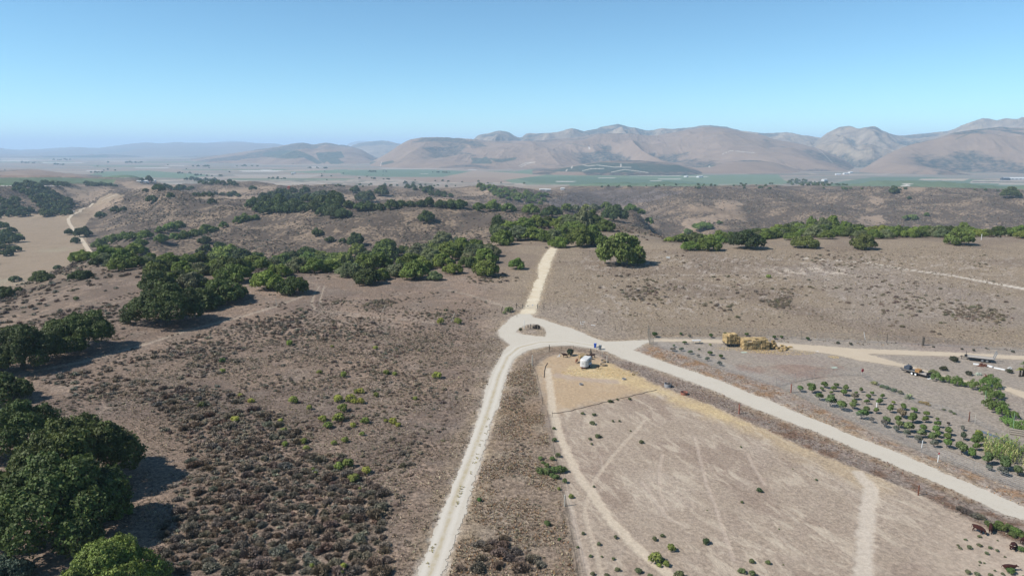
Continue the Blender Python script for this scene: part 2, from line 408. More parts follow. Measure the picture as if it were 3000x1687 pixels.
# ---- the mesa again: yard, verges, paddock
def wm(p, soft, jit=0.0):
    bb = YY < 430
    x = XX[bb]; yy = YY[bb]
    jx = jit*(fbm(x/1.7, yy/1.7, 3)-.5)*2
    d = polydist(p, x, yy, True); s = np.where(inside(p, x, yy), -d, d)+jx
    m = np.zeros_like(TT); m[bb] = smooth(soft, -soft, s); return m
gar = wm(wp['gar'], 1.2, 1.5)
setc(gar, (.315,.268,.218), (.55, 0, .2))
setc(gar*smooth(.52, .68, n1)*.6, (.30,.235,.195))
rust = gar*wm(world_poly([(2150,1075),(2260,1050),(2420,1065),(2470,1085),(2400,1105),(2260,1115),(2180,1100)]), 3, 6)
setc(rust*.5*smooth(.4, .6, n2), (.25,.15,.11))
vg = wm(wp['vg'], .8, .8); setc(vg, (.30,.235,.185), (.9, 0, .1)); setc(vg*smooth(.48, .66, fbm(XX/3, YY/3, 4))*.75, (.30,.175,.09))
setc(vg*smooth(.55, .7, fbm(XX/1.3+7, YY/1.3, 3))*.6, (.40,.34,.28))
vp = wm(wp['vp'], .8, 1.0); setc(vp, (.27,.215,.175), (.9, 0, .15))
sm = smooth(2050, 2350, UU)
setc(vp*(.3+.6*sm)*smooth(.40, .62, fbm(XX/2.5+4, YY/2.5, 4)), (.19,.115,.075))
pad = wm(wp['pad'], .7, .7); setc(pad, (.355,.282,.215), (.42, 0, 1.0)); setc(pad*smooth(.50,.66,fbm(XX/7+3,YY/12,4))*.7, (.285,.215,.165)); setc(pad*smooth(.54,.68,fbm(XX/11+8,YY/16,4))*.5, (.42,.345,.27))
hold = wm(world_poly([(1617,1210),(1930,1140),(1790,1065),(1740,1037),(1670,1029),(1600,1043),(1560,1075),(1600,1190)]), 2.6, 1.5)
setc(pad*hold, (.43,.315,.20), (.25, 0, .25))
straw = wm(world_poly([(1640,1110),(1690,1070),(1790,1072),(1930,1138),(2060,1190),(2200,1250),(2080,1215),(1950,1165),(1850,1128),(1720,1105)]), 2.5, 3.0)
setc(pad*straw*(.65+.5*(n2-.3)), (.62,.49,.28), (.5, 0, .2))
fl = world_poly([(1790,1070),(1930,1134),(2110,1204),(2400,1334),(2540,1400)])
dline = np.full_like(TT, 1e9); bb = YY < 330; dline[bb] = polydist(fl, XX[bb], YY[bb])
setc(pad*smooth(6.5, 1.0, dline+4*(n2-.5)*2)*np.interp(UU, [1800, 2200, 2600], [.75, .55, .3]), (.50,.37,.20), (.35, 0, .3))
setc(pad*smooth(2600, 3000, UU)*smooth(1480, 1530, VV)*.7, (.46,.37,.29), (.2, 0, .3))
bank = wm(world_poly([(1490,1070),(1545,1030),(1600,1018),(1670,1014),(1740,1024),(1740,1037),(1670,1029),(1600,1043),(1560,1075),(1590,1200),(1655,1480),(1690,1687),(1740,1900),(1250,1900),(1322,1610),(1410,1350),(1460,1200)]), 1.0, .8)
setc(bank, (.285,.215,.155), (1, .1, 0)); setc(bank*smooth(.5, .68, n1)*.5, (.27,.175,.10)); setc(bank*smooth(.55, .7, n2)*.5, (.33,.27,.20))
trails = [([(1605,1080),(1612,1140),(1618,1200),(1640,1280),(1672,1350),(1705,1410),(1737,1450),(1790,1525),(1850,1590),(1910,1645),(1990,1700),(2080,1780)], .85, (.55,.46,.35)),
          ([(1890,1228),(1862,1262),(1835,1290),(1795,1335),(1768,1370),(1745,1400),(1733,1432),(1718,1465),(1713,1500),(1722,1545),(1738,1590),(1750,1635),(1765,1700)], .38, (.52,.43,.33)),
          ([(1758,1335),(1764,1360),(1767,1375)], .2, (.5,.41,.33)),
          ([(1660,1440),(1672,1485),(1688,1550),(1700,1600),(1716,1650),(1730,1700)], .35, (.50,.41,.33)),
          ([(2515,1385),(2535,1410),(2548,1425),(2550,1450),(2541,1500),(2535,1560),(2532,1620),(2530,1700)], 1.15, (.54,.465,.38)),
          ([(2035,1280),(2050,1340),(2070,1420),(2095,1480),(2120,1560),(2150,1640)], .3, (.50,.405,.325)),
          ([(1880,1410),(1920,1470),(1960,1520),(2010,1540)], .3, (.50,.405,.325)),
          ([(1940,1330),(1932,1370),(1930,1440),(1955,1490)], .3, (.48,.39,.31)),
          ([(2190,1330),(2215,1380),(2240,1420)], .3, (.50,.405,.325)),
          ([(1637,1100),(1720,1112),(1800,1118)], 1.6, (.40,.31,.24))]
for pts, w, c in trails:
    p = world_poly(pts); bb = (YY < 330); d = np.full_like(TT, 1e9); d[bb] = polydist(p, XX[bb], YY[bb])
    d = d + .35*w*(fbm(XX/.9, YY/.9, 3)-.5)*2
    setc(smooth(w*1.25, w*.55, d)*(.85 if w > .5 else .5), c, (.12, 0, .4))
# vehicle tracks across the left field
for pts, w in [([(935,838),(918,868),(912,890),(925,908),(975,918),(1040,926),(1110,930),(1200,938),(1290,948)], .35), ([(950,836),(940,868),(938,890),(950,905),(1000,915),(1060,922)], .3),
               ([(40,1098),(240,1060),(420,1010),(560,965),(700,930),(800,900),(880,870)], .7), ([(1310,850),(1380,865),(1440,885),(1500,905)], .5),
               ([(2000,806),(2200,806),(2420,812),(2560,806),(2650,795)], .5), ([(1935,880),(2100,850),(2330,755)], .001),
               ([(900,1335),(1010,1370),(990,1440)], .001), ([(1640,715),(1700,725),(1760,728)], 1.0),
               ([(2650,795),(2800,803),(2930,806),(2980,790)], .4)]:
    p = world_poly(pts); bb = (YY < 420); d = np.full_like(TT, 1e9); d[bb] = polydist(p, XX[bb], YY[bb])
    setc(smooth(w*1.6+.1, w*.6, d+w*(n2-.5)*1.4)*.55*(w > .01), (.42,.35,.27), (.4, 0, 0))
# pale bare scrapes on the right field
scr = smooth(2150, 2300, UU)*smooth(2560, 2460, UU)*smooth(775, 785, VV)*smooth(812, 800, VV)*(YY < 400)
setc(scr*smooth(.5, .58, fbm(XX/2.2, YY/5, 4))*.9, (.55,.46,.36))
scr = smooth(1600, 1760, UU)*smooth(3100, 2900, UU)*smooth(735, 760, VV)*smooth(960, 900, VV)*(YY < 400)
setc(scr*smooth(.62, .70, fbm(XX/1.6+20, YY/3, 4))*.6, (.48,.41,.34))
# dusty edges of the roads (real spill of pale gravel)
for k, w, c in (('road', 1.1, (.56,.49,.40)), ('up', 1.6, (.52,.43,.31)), ('trk', 1.0, (.48,.40,.30))):
    bb = YY < 430; x = XX[bb]; yy = YY[bb]; d = polydist(wp[k], x, yy, True); s = np.where(inside(wp[k], x, yy), -d, d)+.7*(fbm(x/1.1, yy/1.1, 3)-.5)*2
    if k == 'road': s = np.where(inside(wp['island'], x, yy), np.maximum(s, polydist(wp['island'], x, yy, True)), s)
    m = np.zeros_like(TT); m[bb] = smooth(w, -.3, s); setc(m*.75, c, (.3, 0, 0))
    m2 = np.zeros_like(TT); m2[bb] = smooth(3.5, .6, s)*(s > .1); setc(m2*(k != 'trk')*.45*smooth(.35, .6, n2), (.35,.26,.16))
p = world_poly(FARTRK); bb = (YY < 430); d = np.full_like(TT, 1e9); d[bb] = polydist(p, XX[bb], YY[bb])
wfar = np.interp(UU, [2330, 2560, 2800, 3000], [.5, .9, 1.4, 2.2])
setc(smooth(1.3, .6, (d+.5*(n2-.5))/wfar)*.9, (.60,.53,.44), (.2, 0, 0))

mg, nd, lk, b = newmat('dry_ground', 0.95, 0.08)
pos = N(nd, 'ShaderNodeNewGeometry').outputs['Position']
ca = N(nd, 'ShaderNodeAttribute', attribute_name='Col').outputs['Color']
ma = N(nd, 'ShaderNodeSeparateColor'); lk.new(N(nd, 'ShaderNodeAttribute', attribute_name='Msk').outputs['Color'], ma.inputs[0])
mr, mgn, mb = ma.outputs[0], ma.outputs[1], ma.outputs[2]
f1 = noise(nd, lk, pos, 1.6, 6, .72); f2 = noise(nd, lk, pos, .35, 5, .65); f3 = noise(nd, lk, pos, 5.0, 4, .7)
g = mapr(nd, lk, f1, .33, .67, .45, 1.5)
g3 = mapr(nd, lk, f3, .3, .7, .65, 1.35)
gm = mth(nd, lk, 'MULTIPLY', g, g3)
gm = mth(nd, lk, 'ADD', 1.0, mth(nd, lk, 'MULTIPLY', mth(nd, lk, 'ADD', gm, -1.0), mth(nd, lk, 'ADD', mth(nd, lk, 'MULTIPLY', mr, 1.0), .12)))
def scalec(col, s):
    vm = N(nd, 'ShaderNodeVectorMath', operation='SCALE'); lk.new(col, vm.inputs[0]); lk.new(s, vm.inputs['Scale']); return vm.outputs[0]
c0 = scalec(ca, gm)
# hue drift: grey thatch against brown stems
c0 = mixc(nd, lk, mth(nd, lk, 'MULTIPLY', mapr(nd, lk, f2, .42, .62, 0, .55), mr), c0, mixc(nd, lk, 1.0, c0, (1.02, 1.02, 1.10), 'MULTIPLY'))
# scrub: dark twiggy blotches
sv = N(nd, 'ShaderNodeTexVoronoi'); sv.inputs['Scale'].default_value = .27; sv.inputs['Randomness'].default_value = 1
mp = N(nd, 'ShaderNodeVectorMath', operation='ADD'); lk.new(pos, mp.inputs[0])
dn = N(nd, 'ShaderNodeTexNoise'); dn.inputs['Scale'].default_value = .5; lk.new(pos, dn.inputs['Vector'])
ds = N(nd, 'ShaderNodeVectorMath', operation='SCALE'); lk.new(dn.outputs['Color'], ds.inputs[0]); ds.inputs['Scale'].default_value = 3.0
lk.new(ds.outputs[0], mp.inputs[1]); lk.new(mp.outputs[0], sv.inputs['Vector'])
dens = noise(nd, lk, pos, .022, 4, .65)
thr = mapr(nd, lk, dens, .36, .60, .28, .88)
blot = mth(nd, lk, 'MULTIPLY', mapr(nd, lk, mth(nd, lk, 'SUBTRACT', thr, sv.outputs['Distance']), -.12, .12, 0, 1), mgn)
scol = mixc(nd, lk, f2, (.058,.046,.038), (.120,.094,.074))
c1 = mixc(nd, lk, mth(nd, lk, 'MULTIPLY', blot, .9), c0, scol)
# pale streaks of bare, trodden soil
mpr = N(nd, 'ShaderNodeMapping'); mpr.inputs['Rotation'].default_value = (0, 0, math.radians(68)); lk.new(pos, mpr.inputs['Vector'])
mpn = N(nd, 'ShaderNodeMapping'); mpn.inputs['Scale'].default_value = (.30, 1.0, 1); lk.new(mpr.outputs[0], mpn.inputs['Vector'])
st = noise(nd, lk, mpn.outputs[0], .55, 6, .7, .6); st2 = noise(nd, lk, pos, .09, 4, .6)
sf = mth(nd, lk, 'MULTIPLY', mapr(nd, lk, st, .49, .60, 0, 1), mapr(nd, lk, st2, .38, .58, .1, 1))
c2 = mixc(nd, lk, mth(nd, lk, 'MULTIPLY', mth(nd, lk, 'MULTIPLY', sf, mb), .62), c1, (.58,.49,.38))
lk.new(c2, b.inputs['Base Color'])
bp = N(nd, 'ShaderNodeBump'); bp.inputs['Strength'].default_value = .9; bp.inputs['Distance'].default_value = .35
bh = mth(nd, lk, 'ADD', mth(nd, lk, 'MULTIPLY', mth(nd, lk, 'MULTIPLY', f1, 1.0), mth(nd, lk, 'ADD', mr, .15)), mth(nd, lk, 'MULTIPLY', blot, 1.6))
lk.new(bh, bp.inputs['Height']); lk.new(bp.outputs[0], b.inputs['Normal'])

V = np.stack([XX, YY, HG], -1).reshape(-1, 3)
ii, jj = np.meshgrid(np.arange(NT-1), np.arange(NY-1), indexing='ij')
q = (ii*NY+jj).ravel(); quads = np.stack([q, q+NY, q+NY+1, q+1], 1)
me = mesh_from('ground', V, quads, mg, True, {'Col': C.reshape(-1, 3)*ALB, 'Msk': M.reshape(-1, 3)})
tag(link('ground', me), 'dry brown mesa, scrubby hills and the wide farmed valley plain', None, None, 'structure')

# ------------------------------------------------------------------ dirt roads as sheets of their own
def sheet(name, polys, holes, cell, lift, mat, label, jit=.5, cl=None):
    allp = np.concatenate(polys); x0, y0 = allp.min(0)-1; x1, y1 = allp.max(0)+1
    x0 = max(x0, -300); x1 = min(x1, 330)
    xs = np.arange(x0, x1, cell); ys = np.arange(y0, y1, cell)
    gx, gy = np.meshgrid(xs+cell/2, ys+cell/2, indexing='ij'); x = gx.ravel(); yv = gy.ravel()
    jx = jit*(fbm(x/.9, yv/.9, 4)-.5)*2; jy = jit*(fbm(x/.9+50, yv/.9+9, 4)-.5)*2
    m = np.zeros(len(x), bool)
    for p in polys:
        bb = (x > p[:, 0].min()-1) & (x < p[:, 0].max()+1); m[bb] |= inside(p, x[bb]+jx[bb], yv[bb]+jy[bb])
    for p in holes: m &= ~inside(p, x+jx, yv+jy)
    m = m.reshape(gx.shape); I, J = np.nonzero(m); nx, ny = len(xs)+1, len(ys)+1
    vid = np.full((nx, ny), -1, np.int64)
    cs = [(I, J), (I+1, J), (I+1, J+1), (I, J+1)]
    for a, c in cs: vid[a, c] = 0
    a, c = np.nonzero(vid == 0); vid[a, c] = np.arange(len(a))
    vx = x0+a*cell; vy = y0+c*cell; vz = Hxy(vx, vy)+lift
    Fq = np.stack([vid[p, q] for p, q in cs], 1)
    cols = None
    if cl:
        d = np.full(len(vx), 1e9)
        for c_ in cl: d = np.minimum(d, polydist(c_, vx, vy))
        d = d + .12*(fbm(vx/2, vy/2, 2)-.5)*2; col = np.zeros((len(vx), 3)); col[:, 0] = smooth(.42, .12, d); col[:, 1] = smooth(.45, .7, d)*smooth(1.35, 1.0, d)
        cols = {'Rut': col}
    o = link(name, mesh_from(name, np.stack([vx, vy, vz], 1), Fq, mat, True, cols))
    return tag(o, label, None, None, 'structure')
def roadmat(name, col, dark, amt=.25):
    m, nd, lk, b = newmat(name, .95, .1); p = N(nd, 'ShaderNodeNewGeometry').outputs['Position']
    a = noise(nd, lk, p, .25, 5, .6); c = noise(nd, lk, p, 2.5, 5, .75); e = noise(nd, lk, p, .9, 5, .7)
    c1 = mixc(nd, lk, mapr(nd, lk, a, .35, .7, 0, amt), col, dark)
    c2 = mixc(nd, lk, mapr(nd, lk, c, .56, .70, 0, .55), c1, tuple(q*.72 for q in dark))
    c3 = mixc(nd, lk, mapr(nd, lk, e, .66, .74, 0, .8), c2, tuple(q*.55 for q in dark))
    sr = N(nd, 'ShaderNodeSeparateColor'); lk.new(N(nd, 'ShaderNodeAttribute', attribute_name='Rut').outputs['Color'], sr.inputs[0])
    c3 = mixc(nd, lk, mth(nd, lk, 'MULTIPLY', sr.outputs[0], mapr(nd, lk, e, .35, .6, .2, .75)), c3, (.40,.33,.20))
    c3 = mixc(nd, lk, mth(nd, lk, 'MULTIPLY', sr.outputs[1], .3), c3, (.68,.64,.57))
    lk.new(c3, b.inputs['Base Color'])
    bp = N(nd, 'ShaderNodeBump'); bp.inputs['Strength'].default_value = .4; bp.inputs['Distance'].default_value = .05; lk.new(c, bp.inputs['Height']); lk.new(bp.outputs[0], b.inputs['Normal'])
    return m
M_road = roadmat('gravel_road', (.535,.485,.405), (.46,.40,.32))
M_up = roadmat('sandy_road', (.66,.58,.44), (.50,.38,.24), .6)
M_trk = roadmat('farm_track', (.53,.44,.33), (.46,.37,.27), .5)
CLL = world_poly([(1192,1860),(1257,1687),(1283,1618),(1330,1470),(1368,1372),(1419,1237),(1440,1172),(1462,1100),(1487,1045),(1520,1018),(1580,1003),(1660,1000),(1760,1016)])
CLR = world_poly([(1660,975),(1740,1003),(1800,1022),(1880,1054),(1970,1084),(2041,1108),(2182,1166),(2322,1221),(2492,1291),(2678,1366),(2863,1446),(3000,1505),(3250,1612)])
sheet('dirt_road', [wp['road']], [wp['island']], .16, .05, M_road, 'pale gravel road with a teardrop turnaround and two long branches', .45, [CLL])
sheet('dirt_road', [wp['up']], [], .25, .06, M_up, 'sandy eroded dirt road climbing beyond the gate', .9)
sheet('farm_track', [wp['trk']], [], .22, .05, M_trk, 'yellow dirt track running past the straw stack', .5)
pv = np.array([tuple(at(*q, 470))[:2] for q in VROAD])
xs = None
def ribbon(name, cl, w, lift, mat, label, ymin=45):
    P = [at(*q, ymin) for q in cl]; out = []
    for a, c in zip(P[:-1], P[1:]):
        n = max(2, int((c-a).length/4)); out += [a.lerp(c, k/n) for k in range(n)]
    out.append(P[-1]); Vv = []; 
    for i, p in enumerate(out):
        d = (out[min(i+1, len(out)-1)]-out[max(i-1, 0)]); nrm = Vector((-d.y, d.x, 0)).normalized()
        for s in (-1, -.33, .33, 1):
            q = p+nrm*s*w/2*(1+.25*math.sin(i*1.7+s)); Vv.append((q.x, q.y, float(Hxy(q.x, q.y))+lift))
    Fq = [(i*4+k, i*4+k+1, i*4+k+5, i*4+k+4) for i in range(len(out)-1) for k in range(3)]
    return tag(link(name, mesh_from(name, Vv, Fq, mat, True)), label, None, None, 'structure')
ribbon('valley_road', [(268,745),(252,722),(238,700),(225,682),(212,668),(203,655),(200,642),(210,631),(226,624),(262,606),(300,588),(345,572)], 4.6, .35, M_trk, 'pale road winding up the tan side valley', 470)
# ------------------------------------------------------------------ mountains across the valley
def hillmat(name, col, dark, pale_, scale, lo, hi):
    m, nd, lk, b = newmat(name, .95, .05); p = N(nd, 'ShaderNodeNewGeometry').outputs['Position']
    a = noise(nd, lk, p, scale, 8, .66, .4); c = noise(nd, lk, p, scale*9, 4, .7); e = noise(nd, lk, p, scale*2.3, 5, .6)
    at_ = N(nd, 'ShaderNodeAttribute', attribute_name='Col')
    sp = N(nd, 'ShaderNodeSeparateColor'); lk.new(at_.outputs['Color'], sp.inputs[0])
    base = mixc(nd, lk, mapr(nd, lk, e, .3, .7, 0, 1), col, pale_)
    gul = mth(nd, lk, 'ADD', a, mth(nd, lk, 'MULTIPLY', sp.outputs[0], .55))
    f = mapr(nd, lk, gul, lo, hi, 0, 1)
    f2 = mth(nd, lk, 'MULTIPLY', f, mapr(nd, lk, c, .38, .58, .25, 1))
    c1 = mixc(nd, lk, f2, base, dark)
    c2 = mixc(nd, lk, mth(nd, lk, 'MULTIPLY', sp.outputs[1], mapr(nd, lk, c, .3, .6, .55, 1)), c1, (.055,.078,.060))
    c3 = mixc(nd, lk, sp.outputs[2], c2, (.45,.40,.34))
    lk.new(c3, b.inputs['Base Color'])
    return m
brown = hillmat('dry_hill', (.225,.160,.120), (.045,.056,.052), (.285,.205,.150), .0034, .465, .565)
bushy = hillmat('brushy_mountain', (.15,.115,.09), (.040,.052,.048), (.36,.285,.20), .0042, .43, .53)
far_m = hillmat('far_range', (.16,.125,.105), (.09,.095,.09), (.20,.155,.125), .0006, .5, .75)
def range_(name, crest, yc, yf, mat, label, spurL=700, spurA=.5, foot=PLAIN-8, seed=0, paint=(), nr=150, nc=900, jag=1.0, back=.7, foot_v=None):
    crest = sorted(crest); cu = np.array([c[0] for c in crest], float); cv = np.array([c[1] for c in crest], float)
    u = np.linspace(cu[0], cu[-1], nc); v = pchip(cu, cv, u)
    jv = jag*((fbm(u/16+seed, u*0+seed, 4)-.5)*3.0 + (fbm(u/5+seed, u*0+seed, 2)-.5)*1.0)
    t = tan_u(u, v); ycu = np.interp(u, *zip(*yc)) if hasattr(yc, '__len__') else np.full(nc, float(yc))
    yfu = np.interp(u, *zip(*yf)) if hasattr(yf, '__len__') else np.full(nc, float(yf))
    zc = CAM_H + slope_v(v)*ycu
    s = np.concatenate([np.linspace(0, 1, int(nr*.82)), 1+np.linspace(.02, back, nr-int(nr*.82))])
    SS, Tt = np.meshgrid(s, t, indexing='ij')
    Yw = yfu + (ycu-yfu)*SS; X = Tt*Yw
    sc = np.clip(SS, 0, 1)
    prof = np.where(SS <= 1, .28*sc + .72*(sc*sc*(3-2*sc)), 1-.9*(SS-1)/back)
    # spurs: valleys cut between foot and crest
    L = spurL
    wx = X/L + 1.1*(fbm(X/(L*2)+seed, Yw/(L*2), 2)-.5); wy = Yw/(L*1.9)
    r = .5*ridged(wx+seed*3.1, wy+seed, 2)+.5*ridged(wx+seed*3.1, wy+seed, 6)
    env = np.where(SS <= 1, np.sin(np.pi*np.clip(sc, 0, 1)**.85), 0)
    hgt = (zc-foot)[None, :]
    cut = (r-.62)
    Z = foot + hgt*prof + hgt*env*spurA*cut
    # never rise above the sight line of the crest
    lim = CAM_H + (zc-CAM_H)/ycu*Yw - (1-sc)*hgt*.02
    Z = np.where(SS < 1, np.minimum(Z, lim), Z)
    Z = Z - (jv*ycu/F)[None, :]*smooth(.8, .98, SS)      # small knobs along the crest only
    Uu, Vv = project(X, Yw, Z)
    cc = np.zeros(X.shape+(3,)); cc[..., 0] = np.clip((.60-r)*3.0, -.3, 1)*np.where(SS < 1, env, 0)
    for P, ch in paint:
        p = np.array(P, float); msk = inside(p, Uu, Vv) & (SS < 1.02); cc[..., ch][msk] = 1
        if ch == 1: cc[..., 2][msk] = 0
    Vx = np.stack([X, Yw, Z], -1).reshape(-1, 3)
    a, c = np.meshgrid(np.arange(nr-1), np.arange(nc-1), indexing='ij'); q = (a*nc+c).ravel()
    me = mesh_from(name, Vx, np.stack([q, q+1, q+nc+1, q+nc], 1), mat, True, {'Col': cc.reshape(-1, 3)})
    return tag(link(name, me), label, None, None, 'structure')
def line(pts, w):                                  # thin strip polygon along a polyline (pixels of the photograph)
    P = [Vector(p) for p in pts]; up = [(p.x, p.y-w/2) for p in P]; dn = [(p.x, p.y+w/2) for p in reversed(P)]
    return up+dn
def stripe(x0, y0, x1, y1, w): return [(x0-w/2, y0), (x0+w/2, y0), (x1+w/2, y1), (x1-w/2, y1)]
range_('far_range', [(-900,436),(-300,432),(-120,436),(0,434),(20,437),(60,439),(130,436),(230,431),(270,434),(350,426),(430,418),(470,420),(520,417),(600,419),(700,417),(760,420),(800,421),(850,428),(1000,440)],
       17000, 11000, far_m, 'hazy blue range along the left horizon', 1500, .5, jag=.8, seed=2)
range_('far_range', [(560,430),(620,418),(690,413),(730,417),(770,424),(800,424),(840,430),(1000,432),(1030,418),(1060,413),(1100,417),(1150,424),(1240,436)], 24000, 19000, far_m,
       'faintest blue peaks behind the left range', 1600, .4, jag=.8, seed=5, nc=500, nr=60)
range_('far_range', [(-900,462),(-200,460),(0,458),(200,456),(330,452),(380,456),(430,461),(600,457),(760,449),(900,452),(1100,470)], 10500, 9300, far_m,
       'low wooded rise at the foot of the hazy left range', 900, .4, jag=1.2, seed=7, nc=600, nr=60,
       paint=[([(120,458),(230,457),(300,455),(330,460),(260,463),(130,461)], 1), ([(330,456),(500,454),(660,450),(640,456),(520,461),(440,468),(390,466),(420,460),(340,459)], 1)])
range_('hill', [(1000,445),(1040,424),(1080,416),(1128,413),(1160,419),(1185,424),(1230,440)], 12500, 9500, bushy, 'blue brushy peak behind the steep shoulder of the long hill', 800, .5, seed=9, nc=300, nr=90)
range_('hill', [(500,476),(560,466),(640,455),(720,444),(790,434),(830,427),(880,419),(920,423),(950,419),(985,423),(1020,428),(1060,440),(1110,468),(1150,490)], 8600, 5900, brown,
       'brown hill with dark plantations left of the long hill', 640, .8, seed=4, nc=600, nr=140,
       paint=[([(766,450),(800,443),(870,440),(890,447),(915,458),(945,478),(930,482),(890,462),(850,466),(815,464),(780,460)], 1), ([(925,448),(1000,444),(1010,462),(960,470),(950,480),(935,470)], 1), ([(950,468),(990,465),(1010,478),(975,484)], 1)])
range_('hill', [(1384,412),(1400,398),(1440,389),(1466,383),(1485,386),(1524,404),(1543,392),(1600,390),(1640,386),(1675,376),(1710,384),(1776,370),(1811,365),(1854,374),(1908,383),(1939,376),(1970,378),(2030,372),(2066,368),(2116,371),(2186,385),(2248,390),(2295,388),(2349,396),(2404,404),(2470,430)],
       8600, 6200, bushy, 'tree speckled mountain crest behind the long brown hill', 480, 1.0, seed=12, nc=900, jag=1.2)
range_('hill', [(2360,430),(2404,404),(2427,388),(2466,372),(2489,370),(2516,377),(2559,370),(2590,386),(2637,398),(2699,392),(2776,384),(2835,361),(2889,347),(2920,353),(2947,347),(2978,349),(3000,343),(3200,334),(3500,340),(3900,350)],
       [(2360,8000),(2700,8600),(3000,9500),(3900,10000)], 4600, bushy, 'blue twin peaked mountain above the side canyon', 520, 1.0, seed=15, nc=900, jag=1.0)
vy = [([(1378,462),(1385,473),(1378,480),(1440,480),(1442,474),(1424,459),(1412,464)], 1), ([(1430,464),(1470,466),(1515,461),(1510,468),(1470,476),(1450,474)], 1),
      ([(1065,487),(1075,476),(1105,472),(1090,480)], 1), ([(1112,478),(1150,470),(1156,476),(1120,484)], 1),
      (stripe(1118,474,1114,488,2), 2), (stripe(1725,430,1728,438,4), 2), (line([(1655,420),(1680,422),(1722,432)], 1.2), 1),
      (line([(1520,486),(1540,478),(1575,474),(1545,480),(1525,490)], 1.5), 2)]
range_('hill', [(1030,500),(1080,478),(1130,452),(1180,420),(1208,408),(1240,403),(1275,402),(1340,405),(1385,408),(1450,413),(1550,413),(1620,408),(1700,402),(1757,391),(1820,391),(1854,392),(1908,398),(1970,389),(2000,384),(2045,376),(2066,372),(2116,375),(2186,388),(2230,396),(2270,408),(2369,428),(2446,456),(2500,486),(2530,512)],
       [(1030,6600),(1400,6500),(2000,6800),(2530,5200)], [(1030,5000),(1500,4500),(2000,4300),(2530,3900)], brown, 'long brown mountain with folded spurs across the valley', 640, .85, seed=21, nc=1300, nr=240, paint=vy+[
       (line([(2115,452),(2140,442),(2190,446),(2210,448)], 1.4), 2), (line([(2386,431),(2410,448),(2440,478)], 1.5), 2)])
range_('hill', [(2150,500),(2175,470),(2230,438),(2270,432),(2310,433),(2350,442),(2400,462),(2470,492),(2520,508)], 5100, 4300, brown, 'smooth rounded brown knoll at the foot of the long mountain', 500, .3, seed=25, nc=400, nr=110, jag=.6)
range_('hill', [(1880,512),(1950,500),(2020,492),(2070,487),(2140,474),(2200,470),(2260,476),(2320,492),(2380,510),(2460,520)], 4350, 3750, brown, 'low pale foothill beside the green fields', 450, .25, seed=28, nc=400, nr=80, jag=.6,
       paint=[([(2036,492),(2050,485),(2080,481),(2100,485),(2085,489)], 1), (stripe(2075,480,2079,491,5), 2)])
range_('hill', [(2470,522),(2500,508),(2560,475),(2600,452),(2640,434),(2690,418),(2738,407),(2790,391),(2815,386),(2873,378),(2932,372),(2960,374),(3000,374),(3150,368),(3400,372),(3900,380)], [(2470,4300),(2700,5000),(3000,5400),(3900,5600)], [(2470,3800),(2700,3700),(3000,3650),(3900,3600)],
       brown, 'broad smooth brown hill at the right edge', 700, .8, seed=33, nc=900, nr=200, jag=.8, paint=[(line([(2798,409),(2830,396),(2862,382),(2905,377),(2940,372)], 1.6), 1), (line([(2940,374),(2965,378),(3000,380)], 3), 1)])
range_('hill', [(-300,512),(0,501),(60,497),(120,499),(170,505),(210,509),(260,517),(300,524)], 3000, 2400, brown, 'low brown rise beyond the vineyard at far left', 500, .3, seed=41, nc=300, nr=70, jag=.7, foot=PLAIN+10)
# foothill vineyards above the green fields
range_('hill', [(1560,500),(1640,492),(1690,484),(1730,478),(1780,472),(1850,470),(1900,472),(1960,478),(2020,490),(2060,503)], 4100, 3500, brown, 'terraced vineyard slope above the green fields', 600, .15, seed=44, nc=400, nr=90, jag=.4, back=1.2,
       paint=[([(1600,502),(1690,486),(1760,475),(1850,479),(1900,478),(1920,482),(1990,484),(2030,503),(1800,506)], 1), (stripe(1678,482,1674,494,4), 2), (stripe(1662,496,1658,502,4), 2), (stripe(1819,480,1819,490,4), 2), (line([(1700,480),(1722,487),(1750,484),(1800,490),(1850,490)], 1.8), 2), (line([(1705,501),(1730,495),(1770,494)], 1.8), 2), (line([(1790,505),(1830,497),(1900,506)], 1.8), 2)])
# ------------------------------------------------------------------ plants
def leafmat(name, attr=False, trans=.18):
    m, nd, lk, b = newmat(name, .65, .25)
    tc = N(nd, 'ShaderNodeTexCoord').outputs['Object']
    f = noise(nd, lk, tc, 2.3, 3, .6); K_ = ALB if 'twig' in name else .9; g = mapr(nd, lk, f, .35, .65, .62*K_, 1.35*K_)
    f2 = noise(nd, lk, tc, 17.0, 2, .6); g = mth(nd, lk, 'MULTIPLY', g, mapr(nd, lk, f2, .3, .7, .65, 1.35))
    if attr: c = N(nd, 'ShaderNodeAttribute', attribute_name='Tint').outputs['Color']
    else: c = N(nd, 'ShaderNodeObjectInfo').outputs['Color']
    vm = N(nd, 'ShaderNodeVectorMath', operation='SCALE'); lk.new(c, vm.inputs[0]); lk.new(g, vm.inputs['Scale'])
    # yellower sprays here and there
    cc = mixc(nd, lk, mth(nd, lk, 'MULTIPLY', mapr(nd, lk, noise(nd, lk, tc, 4.1, 2), .5, .7, 0, 1), .35), vm.outputs[0], mixc(nd, lk, 1.0, vm.outputs[0], (1.5, 1.35, .8), 'MULTIPLY'))
    lk.new(cc, b.inputs['Base Color'])
    if trans:
        t = N(nd, 'ShaderNodeBsdfTranslucent'); lk.new(cc, t.inputs['Color'])
        mx = N(nd, 'ShaderNodeMixShader'); mx.inputs[0].default_value = trans
        lk.new(b.outputs[0], mx.inputs[1]); lk.new(t.outputs[0], mx.inputs[2]); lk.new(mx.outputs[0], nd['Material Output'].inputs['Surface'])
    return m
